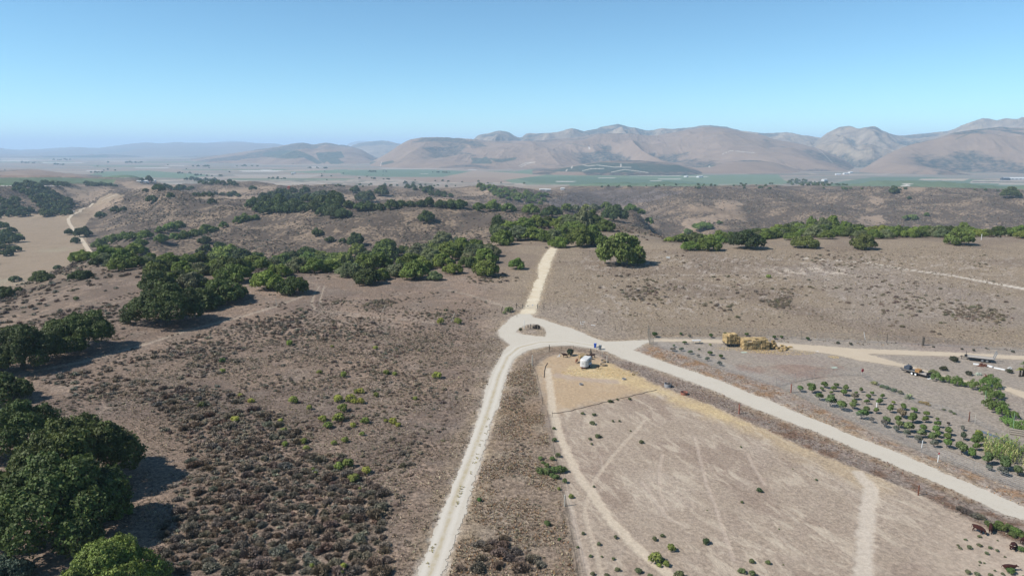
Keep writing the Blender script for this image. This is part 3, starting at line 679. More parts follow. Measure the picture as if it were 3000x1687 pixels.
M_leaf = leafmat('foliage'); M_leafs = leafmat('foliage_mass', True); M_twig = leafmat('dry_twigs', False, 0); M_twigs = leafmat('dry_twigs_mass', True, 0)
M_bark = solid('bark', (.12,.095,.075), .9, 0, .3, 2)
def crown(seed, n, leaf, nl=9, h=1.15, low=.18, flat=1.0, up=0.0, spread=.62, tilt=.55, lobe=.30):
    """leaf clusters over a set of overlapping lobes; unit crown: radius 1, base at z 0"""
    r = np.random.default_rng(seed); L = []
    for k in range(nl):
        a = 2*math.pi*k/nl*2.4 + r.random()*.9; d = spread*math.sqrt((k+.3)/nl)
        rr = (lobe+.17*r.random())*(1.15-.3*d)
        zz = low + rr*.75 + (h-low-1.6*rr)*(1-(d/spread)**2*.75)*(.55+.45*r.random()) if nl > 1 else h*.5
        L.append((d*math.cos(a), d*math.sin(a), zz, rr))
    L = np.array(L)
    if nl == 1: L[0] = (0, 0, low+(h-low)*.42, .8)
    ci = r.choice(len(L), n*3, p=L[:, 3]**2/np.sum(L[:, 3]**2))
    d = r.normal(size=(n*3, 3)); d /= np.linalg.norm(d, axis=1)[:, None]
    d[:, 2] = np.where(d[:, 2] < -.75, -d[:, 2], d[:, 2])
    bump = 1 + .16*np.sin(d[:, 0]*7+ci*2.1)*np.sin(d[:, 1]*6+ci) + .10*np.sin(d[:, 2]*11+ci)
    rad = L[ci, 3]*(.78+.26*r.random(n*3))*bump
    P = L[ci, :3] + d*rad[:, None]*np.array([1, 1, .85*flat])
    dd = np.linalg.norm(P[:, None, :]-L[None, :, :3], axis=2)/L[None, :, 3]; dd[np.arange(n*3), ci] = 9
    keep = (dd.min(1) > .74) | (r.random(n*3) < .07); keep &= P[:, 2] > .02
    P = P[keep][:n]; d = d[keep][:n]; n = len(P)
    nr = d + r.normal(size=(n, 3))*tilt; nr[:, 2] += up; nr /= np.linalg.norm(nr, axis=1)[:, None]
    t1 = np.cross(nr, r.normal(size=(n, 3))); t1 /= np.linalg.norm(t1, axis=1)[:, None]; t2 = np.cross(nr, t1)
    s = leaf*(.6+.8*r.random(n))[:, None]
    V = np.stack([P+t1*s*.5, P+t2*s*.36, P-t1*s*.5, P-t2*s*.36], 1)
    V[:, 0] += nr*s*.12; V[:, 2] += nr*s*.12
    V = V.reshape(-1, 3); Fq = np.arange(len(V)).reshape(-1, 4)
    V[:, 2] = np.maximum(V[:, 2], 0.0)
    return V, Fq
def twiggy(seed, n, leaf, h=.8, blades=.6):
    """a dome of fine upright dead stems over a low mass"""
    r = np.random.default_rng(seed)
    V, Fq = crown(seed, int(n*(1-blades)), leaf*1.1, 5, h*.85, 0, 1, .3, .6, .8)
    m = int(n*blades); a = r.random(m)*2*math.pi; q = np.sqrt(r.random(m)); lean = q*.95
    wob = 1+.22*np.sin(a*3+seed)+.12*np.sin(a*5+1)
    top = np.stack([np.cos(a)*lean*wob, np.sin(a)*lean*wob, h*np.sqrt(np.clip(1.05-q*q, 0, 1))*(.75+.35*r.random(m))], 1)
    base = top*np.array([.55, .55, .1]) ; mid = base*.45+top*.55 + r.normal(size=(m, 3))*.05
    side = np.cross(top-base, r.normal(size=(m, 3))); side /= np.linalg.norm(side, axis=1)[:, None]; side *= leaf*.35
    B = np.stack([base-side*.5, base+side*.5, mid+side, top], 1).reshape(-1, 3)
    B2 = B.copy(); B2[:, 2] = np.maximum(B2[:, 2], 0)
    V2 = np.concatenate([V, B2]); F2 = np.concatenate([Fq, len(V)+np.arange(len(B2)).reshape(-1, 4)])
    return V2, F2
def trunk_mesh(seed, nl=4, h=.55, r0=.07, name='trunk'):
    r = random.Random(seed); m = MB(); m.tube([(0, 0, -.08), (r.uniform(-.03, .03), r.uniform(-.03, .03), h*.4)], [r0, r0*.8], 7)
    for k in range(nl):
        a = 2*math.pi*k/nl + r.random(); e = .5*r.uniform(.7, 1.1)
        m.tube([(0, 0, h*.3), (e*.35*math.cos(a), e*.35*math.sin(a), h*.7), (e*math.cos(a), e*math.sin(a), h*1.25), (e*1.25*math.cos(a+.2), e*1.25*math.sin(a+.2), h*1.5)], [r0*.6, r0*.5, r0*.3, r0*.1], 5)
    return m.mesh(name, M_bark, True)
def proto(name, VF, mat): return mesh_from(name, VF[0], VF[1], mat)
OAK_HI = [proto('crown', crown(s, 34000, .040, 26, 1.15, -.04, tilt=.7, spread=.80, lobe=.16), M_leaf) for s in (1, 2, 3)]
OAK_MD = [proto('crown', crown(s, 7500, .085, 19, h_, -.06, tilt=.75, spread=.78, lobe=.18), M_leaf) for s, h_ in ((11, 1.15), (12, 1.0), (13, 1.2), (14, 1.05), (15, 1.1))]
OAK_LO_VF = [crown(s, 1300, .20, 11, 1.1, -.08, tilt=.75, spread=.76, lobe=.22) for s in (21, 22, 23, 24)]
OAK_LO = [proto('crown', v, M_leaf) for v in OAK_LO_VF]
OAK_XS_VF = [crown(s, 120, .55, 4, 1.0, .03, tilt=.7) for s in (31, 32, 33)]
TRUNK = [trunk_mesh(s) for s in (1, 2, 3)]
SAP = [proto('crown', crown(s, 700, .24, 5, 1.9, .45, 1.1, spread=.4), M_leaf) for s in (41, 42, 43)]
SAPT = trunk_mesh(9, 3, .8, .06, 'stem')
SHB = [proto('foliage', crown(s, 620, .20, 6, 1.15, .0, 1.0, .3, .55), M_leaf) for s in (51, 52, 53, 54)]
PEP = [proto('foliage', crown(s, 1500, .12, 11, 1.15, .0, 1.0, .5, .9, lobe=.2), M_leaf) for s in (56, 57, 58)]
TWG_VF = [twiggy(s, 1000, .115, .85) for s in (61, 62, 63, 64, 65)]
TWG = [proto('twigs', v, M_twig) for v in TWG_VF]
TWGL_VF = [twiggy(s, 130, .30, .85, .5) for s in (71, 72, 73)]
TWGX_VF = [twiggy(s, 22, .75, .7, .2) for s in (81, 82, 83)]
def depth(p): return p.y*CP - (p.z-CAM_H)*SP
def jitcol(c, a=.18, r=random):
    k = 1+r.uniform(-a, a); return tuple(max(.004, q*k*(1+r.uniform(-.07, .07))) for q in c)+(1,)
ORD = ['first','second','third','fourth','fifth','sixth','seventh','eighth','ninth','tenth','eleventh','twelfth','thirteenth','fourteenth','fifteenth','sixteenth','seventeenth','eighteenth','nineteenth','twentieth']
TENS = ['twenty','thirty','forty','fifty','sixty','seventy','eighty','ninety','hundred']
def ordw(i):
    if i < 20: return ORD[i]
    t, k = divmod(min(i, 98)+1, 10)
    return (TENS[t-2]+'-'+ORD[k-1]) if k else TENS[t-2].replace('ty', 'tieth')
def Z(ox, oy, s): return lambda L: [(ox+a[0]/s, oy+a[1]/s, a[2]/s)+tuple(a[3:]) for a in L]
Z1, Z2, Z3 = Z(0, 320, 2.576), Z(1000, 320, 2.576), Z(2000, 320, 2.576)
G_D = (.080,.106,.032); G_M = (.135,.180,.040); G_L = (.190,.230,.050); G_G = (.150,.172,.082)
TREES = []                                   # (cluster, u, v, x, y, z, radius, height, tint)
def addt(cl, lst, tint=None, ymin=45, ymax=1e9, ratio=None):
    for a in lst:
        p = at(a[0], a[1], ymin)
        if p.y > ymax: t = p.x/p.y; p = Vector((t*ymax, ymax, float(H(t, ymax))))
        rad = a[2]*depth(p)/F/2*1.14; q = ratio or (a[3] if len(a) > 3 else random.uniform(.95, 1.2))
        TREES.append((cl, a[0], a[1], p, rad, rad*q, tint or random.choice((G_D, G_M, G_M, G_G, G_L))))
def addtop(cl, lst, Y, tint=None):
    for a in lst:                            # base hidden behind the brow: bearing, top row and distance
        y = Y*random.uniform(.96, 1.06); t = float(tan_u(a[0], a[1])); z = float(H(t, y)); p = Vector((t*y, y, z))
        top = CAM_H + float(slope_v(a[1]))*y; rad = a[2]*depth(p)/F/2*1.35
        h = min(max(top-z+1.0, rad*1.0), rad*2.4)
        TREES.append((cl, a[0], a[1]+a[2]*.4, p, rad, h/1.08, tint or random.choice((G_D, G_M, G_M, G_G, G_L))))
def fill(cl, poly, n, w0, w1, tint=None, ymin=420, dmin=.6):
    P = np.array(poly, float); out = []; k = 0
    while len(out) < n and k < n*60:
        k += 1; u = random.uniform(P[:, 0].min(), P[:, 0].max()); v = random.uniform(P[:, 1].min(), P[:, 1].max())
        if not inside(P, np.array([u]), np.array([v]))[0]: continue
        w = random.uniform(w0, w1)
        if any(abs(u-a[0]) < (w+a[2])*.5*dmin and abs(v-a[1]) < (w+a[2])*.22*dmin for a in out): continue
        out.append((u, v, w))
    addt(cl, out, tint, ymin)
# -- big oaks at the lower left corner
addt('in the lower left corner grove', [(60,1335,240,1.15),(232,1425,330,1.12),(180,1568,370,1.15),(-70,1500,220,1.1)], (.090,.118,.034), ratio=None)
addt('cut by the bottom edge at lower left', [(330,1752,262,1.15)], (.19,.24,.055))
addt('sage grey, cut by the lower left corner', [(15,1705,140,1.1)], (.085,.105,.07))
addt('sprouting beside the shaded ground of the lower left grove', [(352,1508,70,1.2)], G_M)
addt('on the rim above the lower left grove', [(70,1078,200,1.1),(238,1024,190,1.05),(5,1176,150,1.1),(-60,1100,150)], (.072,.098,.030))
addt('on the left rim beside the vehicle track', [(492,947,206,.95),(655,888,130,.9),(700,868,60),(592,905,100,1.0)], G_D)
E = 'in the woodland along the left rim'
addt(E, Z1([(1190,1240,180),(1290,1215,120),(1180,1380,250),(1290,1340,150),(1420,1235,160),(1560,1245,150),(1450,1340,200),(1330,1430,170),(1760,1300,260),(1900,1200,170),(2020,1360,230),(2220,1390,230),(1720,1430,230),(1640,1360,150),(2110,1260,180),(1560,1430,140),(2300,1215,200),(2420,1170,190),(2500,1230,160),(1650,1250,150)]))
addt('in the grove above the valley road end', Z1([(600,1155,150),(680,1130,100),(800,1150,190),(880,1110,150),(960,1160,150),(900,1220,170),(1030,1190,160),(1060,1100,130),(1140,1160,110)]))
addt('alone on the scrub slope at far left', Z1([(438,1212,60),(310,1305,175,.8),(610,1285,160,.9),(115,1300,80),(40,1425,140),(140,1375,60)]), G_D)
K = 'in the woodland left of the sandy road'
addt(K, Z2([(60,1262,200),(205,1318,215),(300,1285,130),(230,1190,180),(20,1150,130),(120,1110,150),(330,1090,170),(470,1098,110),(590,1090,130),(720,1110,190),(760,1050,190),(420,1258,170),(560,1280,230),(700,1290,120),(840,1240,150),(960,1190,160),(900,1115,180),(1010,1075,160),(1120,1110,160),(660,1190,130)]))
addt('round and green just left of the sandy road', Z2([(1100,1258,205,1.15),(1320,1205,130,1.1)]), G_M)
R_ = 'in woodland at the head of the sandy road'
addtop(R_, Z2([(1225,925,150),(1330,905,170),(1440,900,170),(1540,905,140),(1600,920,130),(1700,900,160),(1800,880,160),(1890,890,140),(1640,960,130),(1950,950,150)]), 372)
addtop(R_, Z2([(1200,880,140),(1290,860,150),(1380,830,150),(1480,815,150),(1570,850,130),(1650,830,140),(1740,790,150),(1830,770,140),(1920,800,130),(2000,840,130),(1850,840,150),(1960,870,140),(1760,850,140)]), 460)
addtop(R_, Z2([(1180,815,110),(1240,830,90),(1880,765,120),(1960,850,90),(1700,800,120),(1450,820,110)]), 540)
addt('standing large and alone right of the sandy road', Z2([(2098,1172,350,1.30)]), (.105,.145,.034))
addt('small, tucked against the largest oak beyond the junction', Z2([(2245,1175,95,1.3)]), G_M)
L_ = 'in the line behind the central woodland'
addt(L_, Z2([(640,990,140),(720,975,120),(800,955,120),(890,930,120),(960,908,100),(1040,902,100)]), ymax=560)
addt('isolated on the scrubby hillside', Z2([(645,848,130,1.1),(110,1028,130,1.25),(10,1010,60),(-90,1000,70),(-180,955,85)]), G_D)
addt('in the knot on the scrub hillside', Z1([(1550,1012,95),(1555,1077,90),(1660,1062,95),(1500,1152,85),(1660,1135,125),(1570,1150,70),(1500,1080,50)]), G_D)
addt('in the gully row above the grove', Z1([(760,1050,110),(820,1022,110),(880,1004,110),(950,988,110),(1010,983,100),(1100,978,115),(1215,932,80),(1280,917,100),(1350,897,90)]), G_M)
addt('in the long diagonal hillside row', Z1([(1060,1040,110),(1220,1004,100),(1320,988,90),(1390,978,110),(1470,963,100),(1560,943,110),(1620,922,70),(1690,892,70),(1800,862,80),(1860,847,90),(1925,832,60)]), G_M)
addt('beside the pale valley road', Z1([(520,948,62,1.3),(625,963,125,1.1),(570,1012,65,1.3)]), G_D, 470)
addt('low on the valley floor edge', Z1([(135,972,70,.8)]), G_M, 470)
addt('along the second hill crest', Z2([(1040,765,100),(1140,770,130),(1260,774,110),(1430,795,130),(1590,813,160),(1700,765,90),(1770,768,80),(1850,768,80),(1910,773,90),(2000,745,90),(2080,745,80),(2055,843,190),(2190,752,90),(2250,772,90),(2320,792,80)]), ymax=960)
addt('in the long tree row on the middle hill', Z2([(140,763,110),(220,762,100),(290,767,90),(380,753,110),(450,743,90),(520,738,80),(590,733,80),(660,728,90),(760,738,100),(830,743,100),(900,748,110),(20,823,130),(60,745,90)]), G_D, ymax=1150)
addt('on the far bank crest', Z3([(1595,634,72,1.3),(2470,668,130,1.0),(1710,678,36)]), G_D)
addt('on the floor of the side ravine at right', Z3([(160,905,150,.7),(280,868,45),(1720,834,110,.6),(1840,806,40),(40,940,70)]), G_M)
B_ = 'in the woodland below the brow at right'
addtop(B_, Z3([(30,960,100),(100,940,120),(190,940,140),(280,950,110),(370,935,90),(620,930,100),(690,950,110),(780,960,120),(1000,960,130),(1080,940,130),(1170,950,130),(1260,950,120),(1460,900,120),(1530,890,130),(1600,880,130),(1680,885,130),(1760,905,120),(1850,890,130),(1930,885,120),(2010,880,120),(2180,900,100),(2300,905,110),(2390,915,120),(2470,905,100),(2540,890,130)]), 418)
addtop(B_, Z3([(640,915,110),(720,900,120),(800,890,130),(880,880,130),(970,880,130),(1060,880,130),(1150,885,130),(1250,890,120),(1350,895,120),(2130,870,130),(2060,875,110)]), 470)
addtop(B_+', front rank', [(u, 694+6*math.sin(u*.09)-(u-1990)*.010, 40) for u in range(2185, 3040, 34)], 404)
addtop(B_+', second rank', [(u, 688+8*math.sin(u*.05)-(u-1990)*.012, 44) for u in range(2000, 3040, 27)], 436)
addtop('on the knoll behind the right brow', Z3([(870,850,120),(940,850,120),(1010,840,120),(1080,845,120),(1150,850,120),(1230,860,110),(1300,865,110),(845,830,110),(920,825,110),(985,810,120),(1060,805,120),(1130,820,120),(1210,845,110),(1290,840,110),(1340,865,90)]), 520)
addt('dark and round on the brow right of the big oak', Z3([(480,1052,250,1.05)]), (.048,.068,.024), ymax=390)
addt('bushy on the brow right of the big oak', Z3([(60,1064,140),(190,1064,180)]), G_M, ymax=385)
addt('standing clear on the right brow with a shadow', Z3([(920,1045,190,.95),(1370,1056,180,1.05),(2085,1022,210,1.0)]), (.125,.155,.045), ymax=400)
addtop('half hidden beside the big oak', Z3([(-20,970,90),(-60,985,60),(-100,990,60)]), 400)
def fd(cl, *a, **k): fill(cl, *a, **k)
fd('in the wood left of the valley', [(45,545),(95,538),(150,558),(218,602),(205,632),(130,634),(110,600),(82,572),(48,560)], 62, 15, 30, G_D)
fd('at left edge above the valley', [(-30,582),(45,592),(97,620),(92,634),(25,642),(-30,645)], 26, 18, 32, G_D)
fd('on the dark slope left of the valley', [(-40,675),(30,668),(62,722),(25,768),(-40,785)], 18, 24, 42, G_D)
fd('along the far left vineyard edge', [(120,534),(200,541),(200,548),(120,542)], 12, 12, 20, G_D)
fd('along the far left vineyard edge', [(250,538),(345,545),(345,551),(250,545)], 11, 12, 20, G_D)
fd('in the gully below the farmhouse', [(455,546),(560,552),(560,560),(455,556)], 12, 14, 20, G_D)
fd('in the gully behind the farmhouse', [(540,527),(620,530),(700,536),(690,546),(600,542)], 20, 12, 19, G_D)
fd('in the gully below the farmhouse', [(568,570),(702,572),(702,578),(568,577)], 12, 14, 21, G_D)
fd('in the ravine down to the plain', [(1400,542),(1500,562),(1600,575),(1592,602),(1540,592),(1470,582),(1395,552)], 38, 13, 23, G_M)
fd('on the far rolling hill', [(1185,549),(1270,557),(1270,566),(1185,556)], 8, 14, 20, G_D)
fd('on the far rolling hill', [(1262,566),(1360,572),(1360,580),(1262,576)], 9, 14, 22, G_D)
fd('in the left middle hill wood', [(732,596),(800,578),(1000,586),(1000,640),(960,640),(900,622),(840,628),(745,628)], 44, 26, 46, G_D)
fd('above the left middle hill wood', [(800,572),(860,565),(1000,572),(1000,588),(870,590)], 16, 18, 34, G_D)
addt('dotted over the left middle hills', Z1([(2130,672,110,1.1),(1600,716,70),(1150,703,90),(1290,668,60),(1200,612,80),(1100,622,45),(870,782,80),(930,767,50),(760,822,80),(1910,612,60)])+Z2([(100,628,72),(190,700,150),(300,653,110),(485,562,36),(545,562,24)]), G_D)
addt('tall beside the white farmhouse', Z1([(1125,550,52,1.7),(1070,545,40,1.2)]), G_D, 1300)
def fillin(cl, poly, n, w0, w1, **k): fill(cl, poly, n, w0, w1, ymin=45, dmin=.45, **k)
fillin(E, [(430,800),(560,770),(900,760),(1010,790),(930,800),(800,800),(640,815),(560,850),(450,840)], 26, 55, 90)
fillin(K, [(1000,790),(1080,750),(1250,735),(1440,720),(1450,770),(1330,780),(1180,805),(1050,800)], 22, 50, 80)
fillin('in the grove above the valley road end', [(235,770),(320,735),(450,740),(440,790),(360,795)], 10, 35, 60)
TREES.sort(key=lambda a: -a[4]/depth(a[3])*(1 if -60 < a[1] < 3060 else .1))
NT_ = 296
things, rest = TREES[:NT_], TREES[NT_:]
_b = {}
for a in sorted(things, key=lambda a: a[1]): _b.setdefault(a[0], []).append(a)
sz = lambda w: 'large' if w > 90 else 'midsize' if w > 45 else 'small'
tn = {G_D: 'dark green', G_M: 'green', G_L: 'bright green', G_G: 'grey-green'}
for cl, L in _b.items():
    for i, (c, u, v, p, rad, hh, tint) in enumerate(L):
        px = 2*rad/depth(p)*F
        t = empty('oak_tree', p - Vector((0, 0, .15)), random.uniform(0, 6.28))
        where = (ordw(i)+' from left '+cl) if len(L) > 1 else cl
        lab = '%s oak, %s' % (tn.get(tint, 'dark olive' if tint[0] < .10 else 'light green'), where)
        if len(lab.replace('-', ' ').split()) < 15: lab = sz(px)+' '+lab
        tag(t, lab, 'tree', 'oak trees of the hills')
        me = random.choice(OAK_HI if px > 190 else OAK_MD if px > 42 else OAK_LO)
        cr = link('crown', me, t, None, 0, (rad, rad*random.uniform(.9, 1.05), hh)); cr.color = jitcol(tint)
        if px > 60: link('trunk', random.choice(TRUNK), t, None, 0, (rad, rad, rad))
def merged(name, items, mat, label, chunk=None):
    Vs, Fs, Cs = [], [], []; b = 0
    for VF, p, sc, rz, c in items:
        v = VF[0]; co, si = math.cos(rz), math.sin(rz)
        x = (v[:, 0]*co-v[:, 1]*si)*sc[0]+p[0]; y = (v[:, 0]*si+v[:, 1]*co)*sc[1]+p[1]
        Vs.append(np.stack([x, y, v[:, 2]*sc[2]+p[2]], 1)); Fs.append(VF[1]+b); b += len(v); Cs.append(np.broadcast_to(np.array(c[:3]), (len(v), 3)))
    me = mesh_from(name, np.concatenate(Vs), np.concatenate(Fs), mat, False, {'Tint': np.concatenate(Cs)})
    return tag(link(name, me), label, None, None, 'stuff')
items = [(random.choice(OAK_LO_VF), a[3], (a[4], a[4], a[5]), random.random()*6, jitcol(a[6])) for a in rest]
# specks of trees out on the plain and in the canyon mouth
def speck(poly, n, w0, w1, c=G_D, ymin=1500):
    P = np.array(poly, float); k = 0
    while k < n:
        u = random.uniform(P[:, 0].min(), P[:, 0].max()); v = random.uniform(P[:, 1].min(), P[:, 1].max())
        if inside(P, np.array([u]), np.array([v]))[0]:
            p = at(u, v, ymin); w = random.uniform(w0, w1)*depth(p)/F/2
            items.append((random.choice(OAK_XS_VF), p, (w, w, w*1.1), random.random()*6, jitcol(c))); k += 1
speck([(0,470),(1000,480),(1200,530),(600,536),(0,500)], 22, 4, 8)
for a_, b_, v_, n_ in ((150,210,468,9),(60,110,477,8),(160,190,482,6),(560,620,487,12),(310,420,476,10),(690,760,486,12),(250,300,505,9),(900,960,492,10),(520,560,507,8),(1080,1140,503,8),(1260,1330,505,10),(560,660,514,12),(780,840,523,9)):
    speck([(a_,v_),(b_,v_+1),(b_,v_+2.5),(a_,v_+1.5)], n_, 4, 9)
speck([(1000,522),(1500,536),(1700,550),(2400,548),(2400,535),(1700,548)], 50, 5, 10)
speck([(2290,535),(2330,528),(2405,535),(2500,545),(2330,545)], 70, 5, 12)
speck([(2000,548),(3000,556),(3000,562),(2000,553)], 24, 6, 13, G_D, 1400)
speck([(1180,540),(1380,542),(1250,555),(1050,550),(900,545)], 30, 6, 13, G_D, 1400)
merged('distant_trees', items, M_leafs, 'small far-off trees scattered over the plain and hills')

# -- shrubs
def shrub_things(name, cl, lst, meshes, tint, group, cat='shrub', ratio=(.85, 1.1), part=None, words='', ymin=45, tree=False):
    lst = sorted(lst, key=lambda a: a[0])
    for i, a in enumerate(lst):
        p = at(a[0], a[1], ymin); rad = a[2]*depth(p)/F/2
        tt = a[3] if len(a) > 3 and isinstance(a[3], tuple) else tint
        lab = '%s, %s from left %s' % (words, ordw(i), cl) if len(lst) > 1 else '%s %s' % (words, cl)
        r = random.uniform(*ratio)
        if tree:
            t = empty(name, p, random.random()*6); tag(t, lab, cat, group)
            c = link('crown', random.choice(meshes), t, None, 0, (rad, rad, rad*r)); c.color = jitcol(tt)
            link('stem', SAPT, t, None, 0, (rad*.9, rad*.9, rad*r))
        else:
            o = link(name, random.choice(meshes), None, p, random.random()*6, (rad, rad, rad*r)); o.color = jitcol(tt); tag(o, lab, cat, group)
Y_G = (.28,.29,.060); Y_2 = (.20,.235,.055); GRN = (.07,.115,.03); DKG = (.035,.06,.025); GRY = (.13,.135,.105)
q = Z(700, 860, 3.435)
shrub_things('green_bush', 'across the upper left scrub field', q([(505,520,90,Y_2),(810,805,70,Y_2),(1050,838,90,Y_2),(1480,812,75,Y_2),(1570,820,65,Y_2),(2000,850,120,Y_G),(1375,560,60,Y_G),(2025,305,95,Y_G),(2205,303,100,Y_2),(1775,1065,65,Y_2),(1380,1035,70,Y_2),(550,1098,110,Y_2),(710,1165,75,Y_2),(125,1092,80,Y_G),(15,1035,60,Y_G),(940,540,40)]), SHB, Y_G, 'bright green bushes in the left field', 'bush', (1.0, 1.3), words='bright green rounded bush')
shrub_things('green_bush', 'in the bright clump at the middle of the left field', q([(1000,1085,120),(1130,1085,130),(1228,1105,95),(1230,1000,90),(1180,1000,70),(1160,1100,80),(840,1282,110),(900,1352,115,Y_2),(1000,1280,150,Y_2),(1040,1180,130,Y_2),(1270,1300,110,Y_2),(1150,1340,80),(1480,1290,55),(1555,1308,100),(1603,1335,75),(1240,1425,70,Y_2),(420,1290,60),(450,1400,90,Y_2)]), SHB, Y_G, 'bright green bushes in the left field', 'bush', (1.0, 1.3), words='yellow-green bush')
q = Z(700, 1200, 2.976)
shrub_things('green_bush', 'in the lower part of the left field', q([(560,290,80),(400,315,70),(830,305,65),(925,282,75),(590,345,70),(870,520,100),(945,500,120),(1115,550,110,Y_G),(1000,625,130),(650,525,40),(670,562,45),(1055,695,40),(1185,825,35),(1190,930,65),(910,1385,80,Y_G),(640,1370,60),(895,1430,60),(330,1308,40)]), SHB, Y_2, 'bright green bushes in the left field', 'bush', (1.0, 1.3), words='leafy green bush')
q = Z(0, 860, 3.435)
shrub_things('green_bush', 'near the vehicle track at left', q([(2240,688,80,GRN),(2240,792,75,Y_2),(2030,1140,95,(.11,.12,.04)),(2370,1285,110,Y_G),(770,70,70,(.1,.12,.04)),(1260,300,130,(.11,.13,.06)),(2425,1035,60,Y_G)]), SHB, Y_G, 'bright green bushes in the left field', 'bush', (.9, 1.2), words='small green bush')
q = Z(1400, 1200, 2.976)
shrub_things('green_bush', 'along the fence on the left side of the paddock', q([(663,172,35),(665,275,60),(700,410,60),(650,440,60),(545,435,55),(570,472,50),(605,500,60),(545,558,90),(600,560,90),(655,545,90),(710,550,100),(755,540,80),(680,600,75),(645,590,60),(760,638,60),(708,698,45,Y_2),(812,768,55,Y_2),(605,1005,75),(710,1138,42),(15,797,60,(.06,.13,.03))]), SHB, (.10,.145,.045), 'green bushes along the paddock fence', 'bush', (1.0, 1.4), words='leafy green bush')
shrub_things('weed_clump', 'in the left part of the paddock', q([(913,40,45),(1012,52,48),(1000,128,60),(1045,242,60),(978,262,40),(993,305,32),(1425,290,50),(1235,105,30),(1177,105,30),(920,1085,42),(1200,1120,48),(1055,1180,48),(985,1282,42),(870,1202,32),(1540,1138,60),(1000,1440,52),(1125,1455,62),(1215,1405,62),(1400,1420,85),(1500,1460,65),(1180,1305,42),(1080,1283,28),(1010,675,30),(1075,240,30),(1330,188,24),(1610,1105,50)]), SHB, (.105,.125,.055), 'weed clumps dotting the paddock', 'weed', (.9, 1.2), words='low green weed clump')
shrub_things('weed_clump', 'in the lower middle of the paddock', q([(1690,1228,95,Y_2),(1545,1322,150,Y_2),(1605,1330,80),(1645,1362,75,Y_2),(1580,1365,60,Y_2),(1985,1165,85,(.06,.095,.035)),(1755,1462,115)])+Z(1900, 1200, 2.976)([(965,715,68,(.05,.09,.03)),(815,812,38),(1463,617,32),(900,1332,62),(1040,1342,58),(815,1418,85),(905,1448,75),(1175,1352,20),(512,878,18),(1257,518,16),(805,330,24),(1137,1043,18)]), SHB, (.105,.135,.05), 'weed clumps dotting the paddock', 'weed', (.9, 1.3), words='green weed clump')
q = Z(2780, 1480, 7)
shrub_things('weed_clump', 'near the resting cattle', q([(340,712,85),(425,880,140),(630,835,130),(840,880,110),(770,1000,105),(985,940,95),(1150,1062,65),(630,1175,80),(390,1395,140),(995,725,50),(620,652,100),(230,890,90),(720,1190,60),(620,1230,50),(940,1345,60),(1100,1420,100),(580,1440,150),(850,1440,120),(180,830,80)]), SHB, (.12,.14,.07), 'weed clumps near the cattle', 'weed', (.8, 1.1), words='dusty green weed clump')
shrub_things('green_bush', 'beside the cattle at the lower right edge', q([(1270,1400,220),(1480,940,190),(1530,1460,60)]), SHB, (.075,.13,.035), 'leafy bushes beside the cattle', 'bush', (1, 1.2), words='bright leafy bush')
shrub_things('hedge_bush', 'in the hedge between paddock and road', q([(800,420,190),(900,480,220),(1010,440,200),(1110,520,230),(1230,520,240),(1350,600,250),(1300,640,180),(1450,620,200),(1500,680,160),(1010,500,180)]), SHB, (.085,.12,.032), 'hedge bushes at lower right', 'bush', (1.1, 1.4), words='dense green bush')
shrub_things('dead_shrub', 'on the verge before the green hedge', q([(330,150,220),(430,190,220),(540,240,240),(640,270,220),(230,90,180)]), TWG, (.20,.17,.14), 'dead brush on the paddock verge', 'shrub', (.9, 1.2), words='grey dead brushy shrub')
shrub_things('green_bush', 'beside the standing bull near the livestock trailer', [(1669,1041,27)], SHB, (.04,.055,.035), 'bushes by the livestock trailer', 'bush', (1.5, 1.6), words='dark round bush')
shrub_things('weed_clump', 'along the dark hose across the paddock', [(1787,1179,16),(1794,1178,10),(1808,1172,10),(1845,1171,13)], SHB, (.07,.09,.04), 'weeds along the hose', 'weed', (.9, 1.2), words='green weed tuft')
shrub_things('green_bush', 'by the leaning posts left of the upper gate', [(1487,915,24),(1497,911,20),(1478,920,14)], SHB, (.22,.25,.10), 'pale bushes by the upper gate', 'bush', (1.1, 1.4), words='pale green bush')
q = Z(1900, 900, 4.262)
SAPG = 'young trees in the fenced yard'
shrub_things('young_tree', 'along the mesh fence behind the straw stack', q([(75,372,112),(405,350,65),(780,380,85),(957,362,75),(1220,362,72),(1568,395,82),(1658,390,66),(1985,412,72)]), SAP, (.05,.095,.025), SAPG, 'young tree', (.62, .8), tree=True, words='small round tree')
shrub_things('young_tree', 'in the yard between gate and straw stack', q([(450,462,78),(318,497,56),(412,545,82),(630,540,46),(765,598,92),(770,480,50,Y_2),(520,583,85),(735,668,75,(.09,.13,.06)),(900,638,92),(890,728,90,(.045,.06,.04)),(300,548,95,(.17,.14,.10)),(620,622,60,GRY),(510,378,60,GRY)]), SAP, (.06,.10,.03), SAPG, 'young tree', (.6, .75), tree=True, words='small planted tree')
O1 = q([(1890,1055,100),(2040,1065,130),(2015,1010,95),(2130,1158,115),(2190,1005,92),(2165,1042,60),(2340,1003,80),(2310,1050,82),(2280,1088,52),(2460,1038,72),(2435,1098,92)])
q = Z(2400, 960, 4.262)
O1 += q([(330,788,75),(300,848,95),(520,803,62),(460,832,50),(440,895,100,(.17,.14,.10)),(440,958,75),(615,893,75),(655,842,60),(590,952,75),(790,882,62),(755,958,90),(135,985,160,(.13,.18,.07)),(272,1032,150,(.12,.17,.06)),(412,1012,112,(.16,.20,.08)),(530,1142,150,(.10,.16,.05)),(590,1060,100),(650,1182,80,GRY),(710,1068,82)])
shrub_things('orchard_tree', 'in the upper rows of the fenced orchard', [(a[0],a[1],a[2]*1.2)+tuple(a[3:]) for a in O1], SAP, (.10,.15,.045), 'small orchard trees in rows', 'young tree', (.72, .95), tree=True, words='small orchard tree')
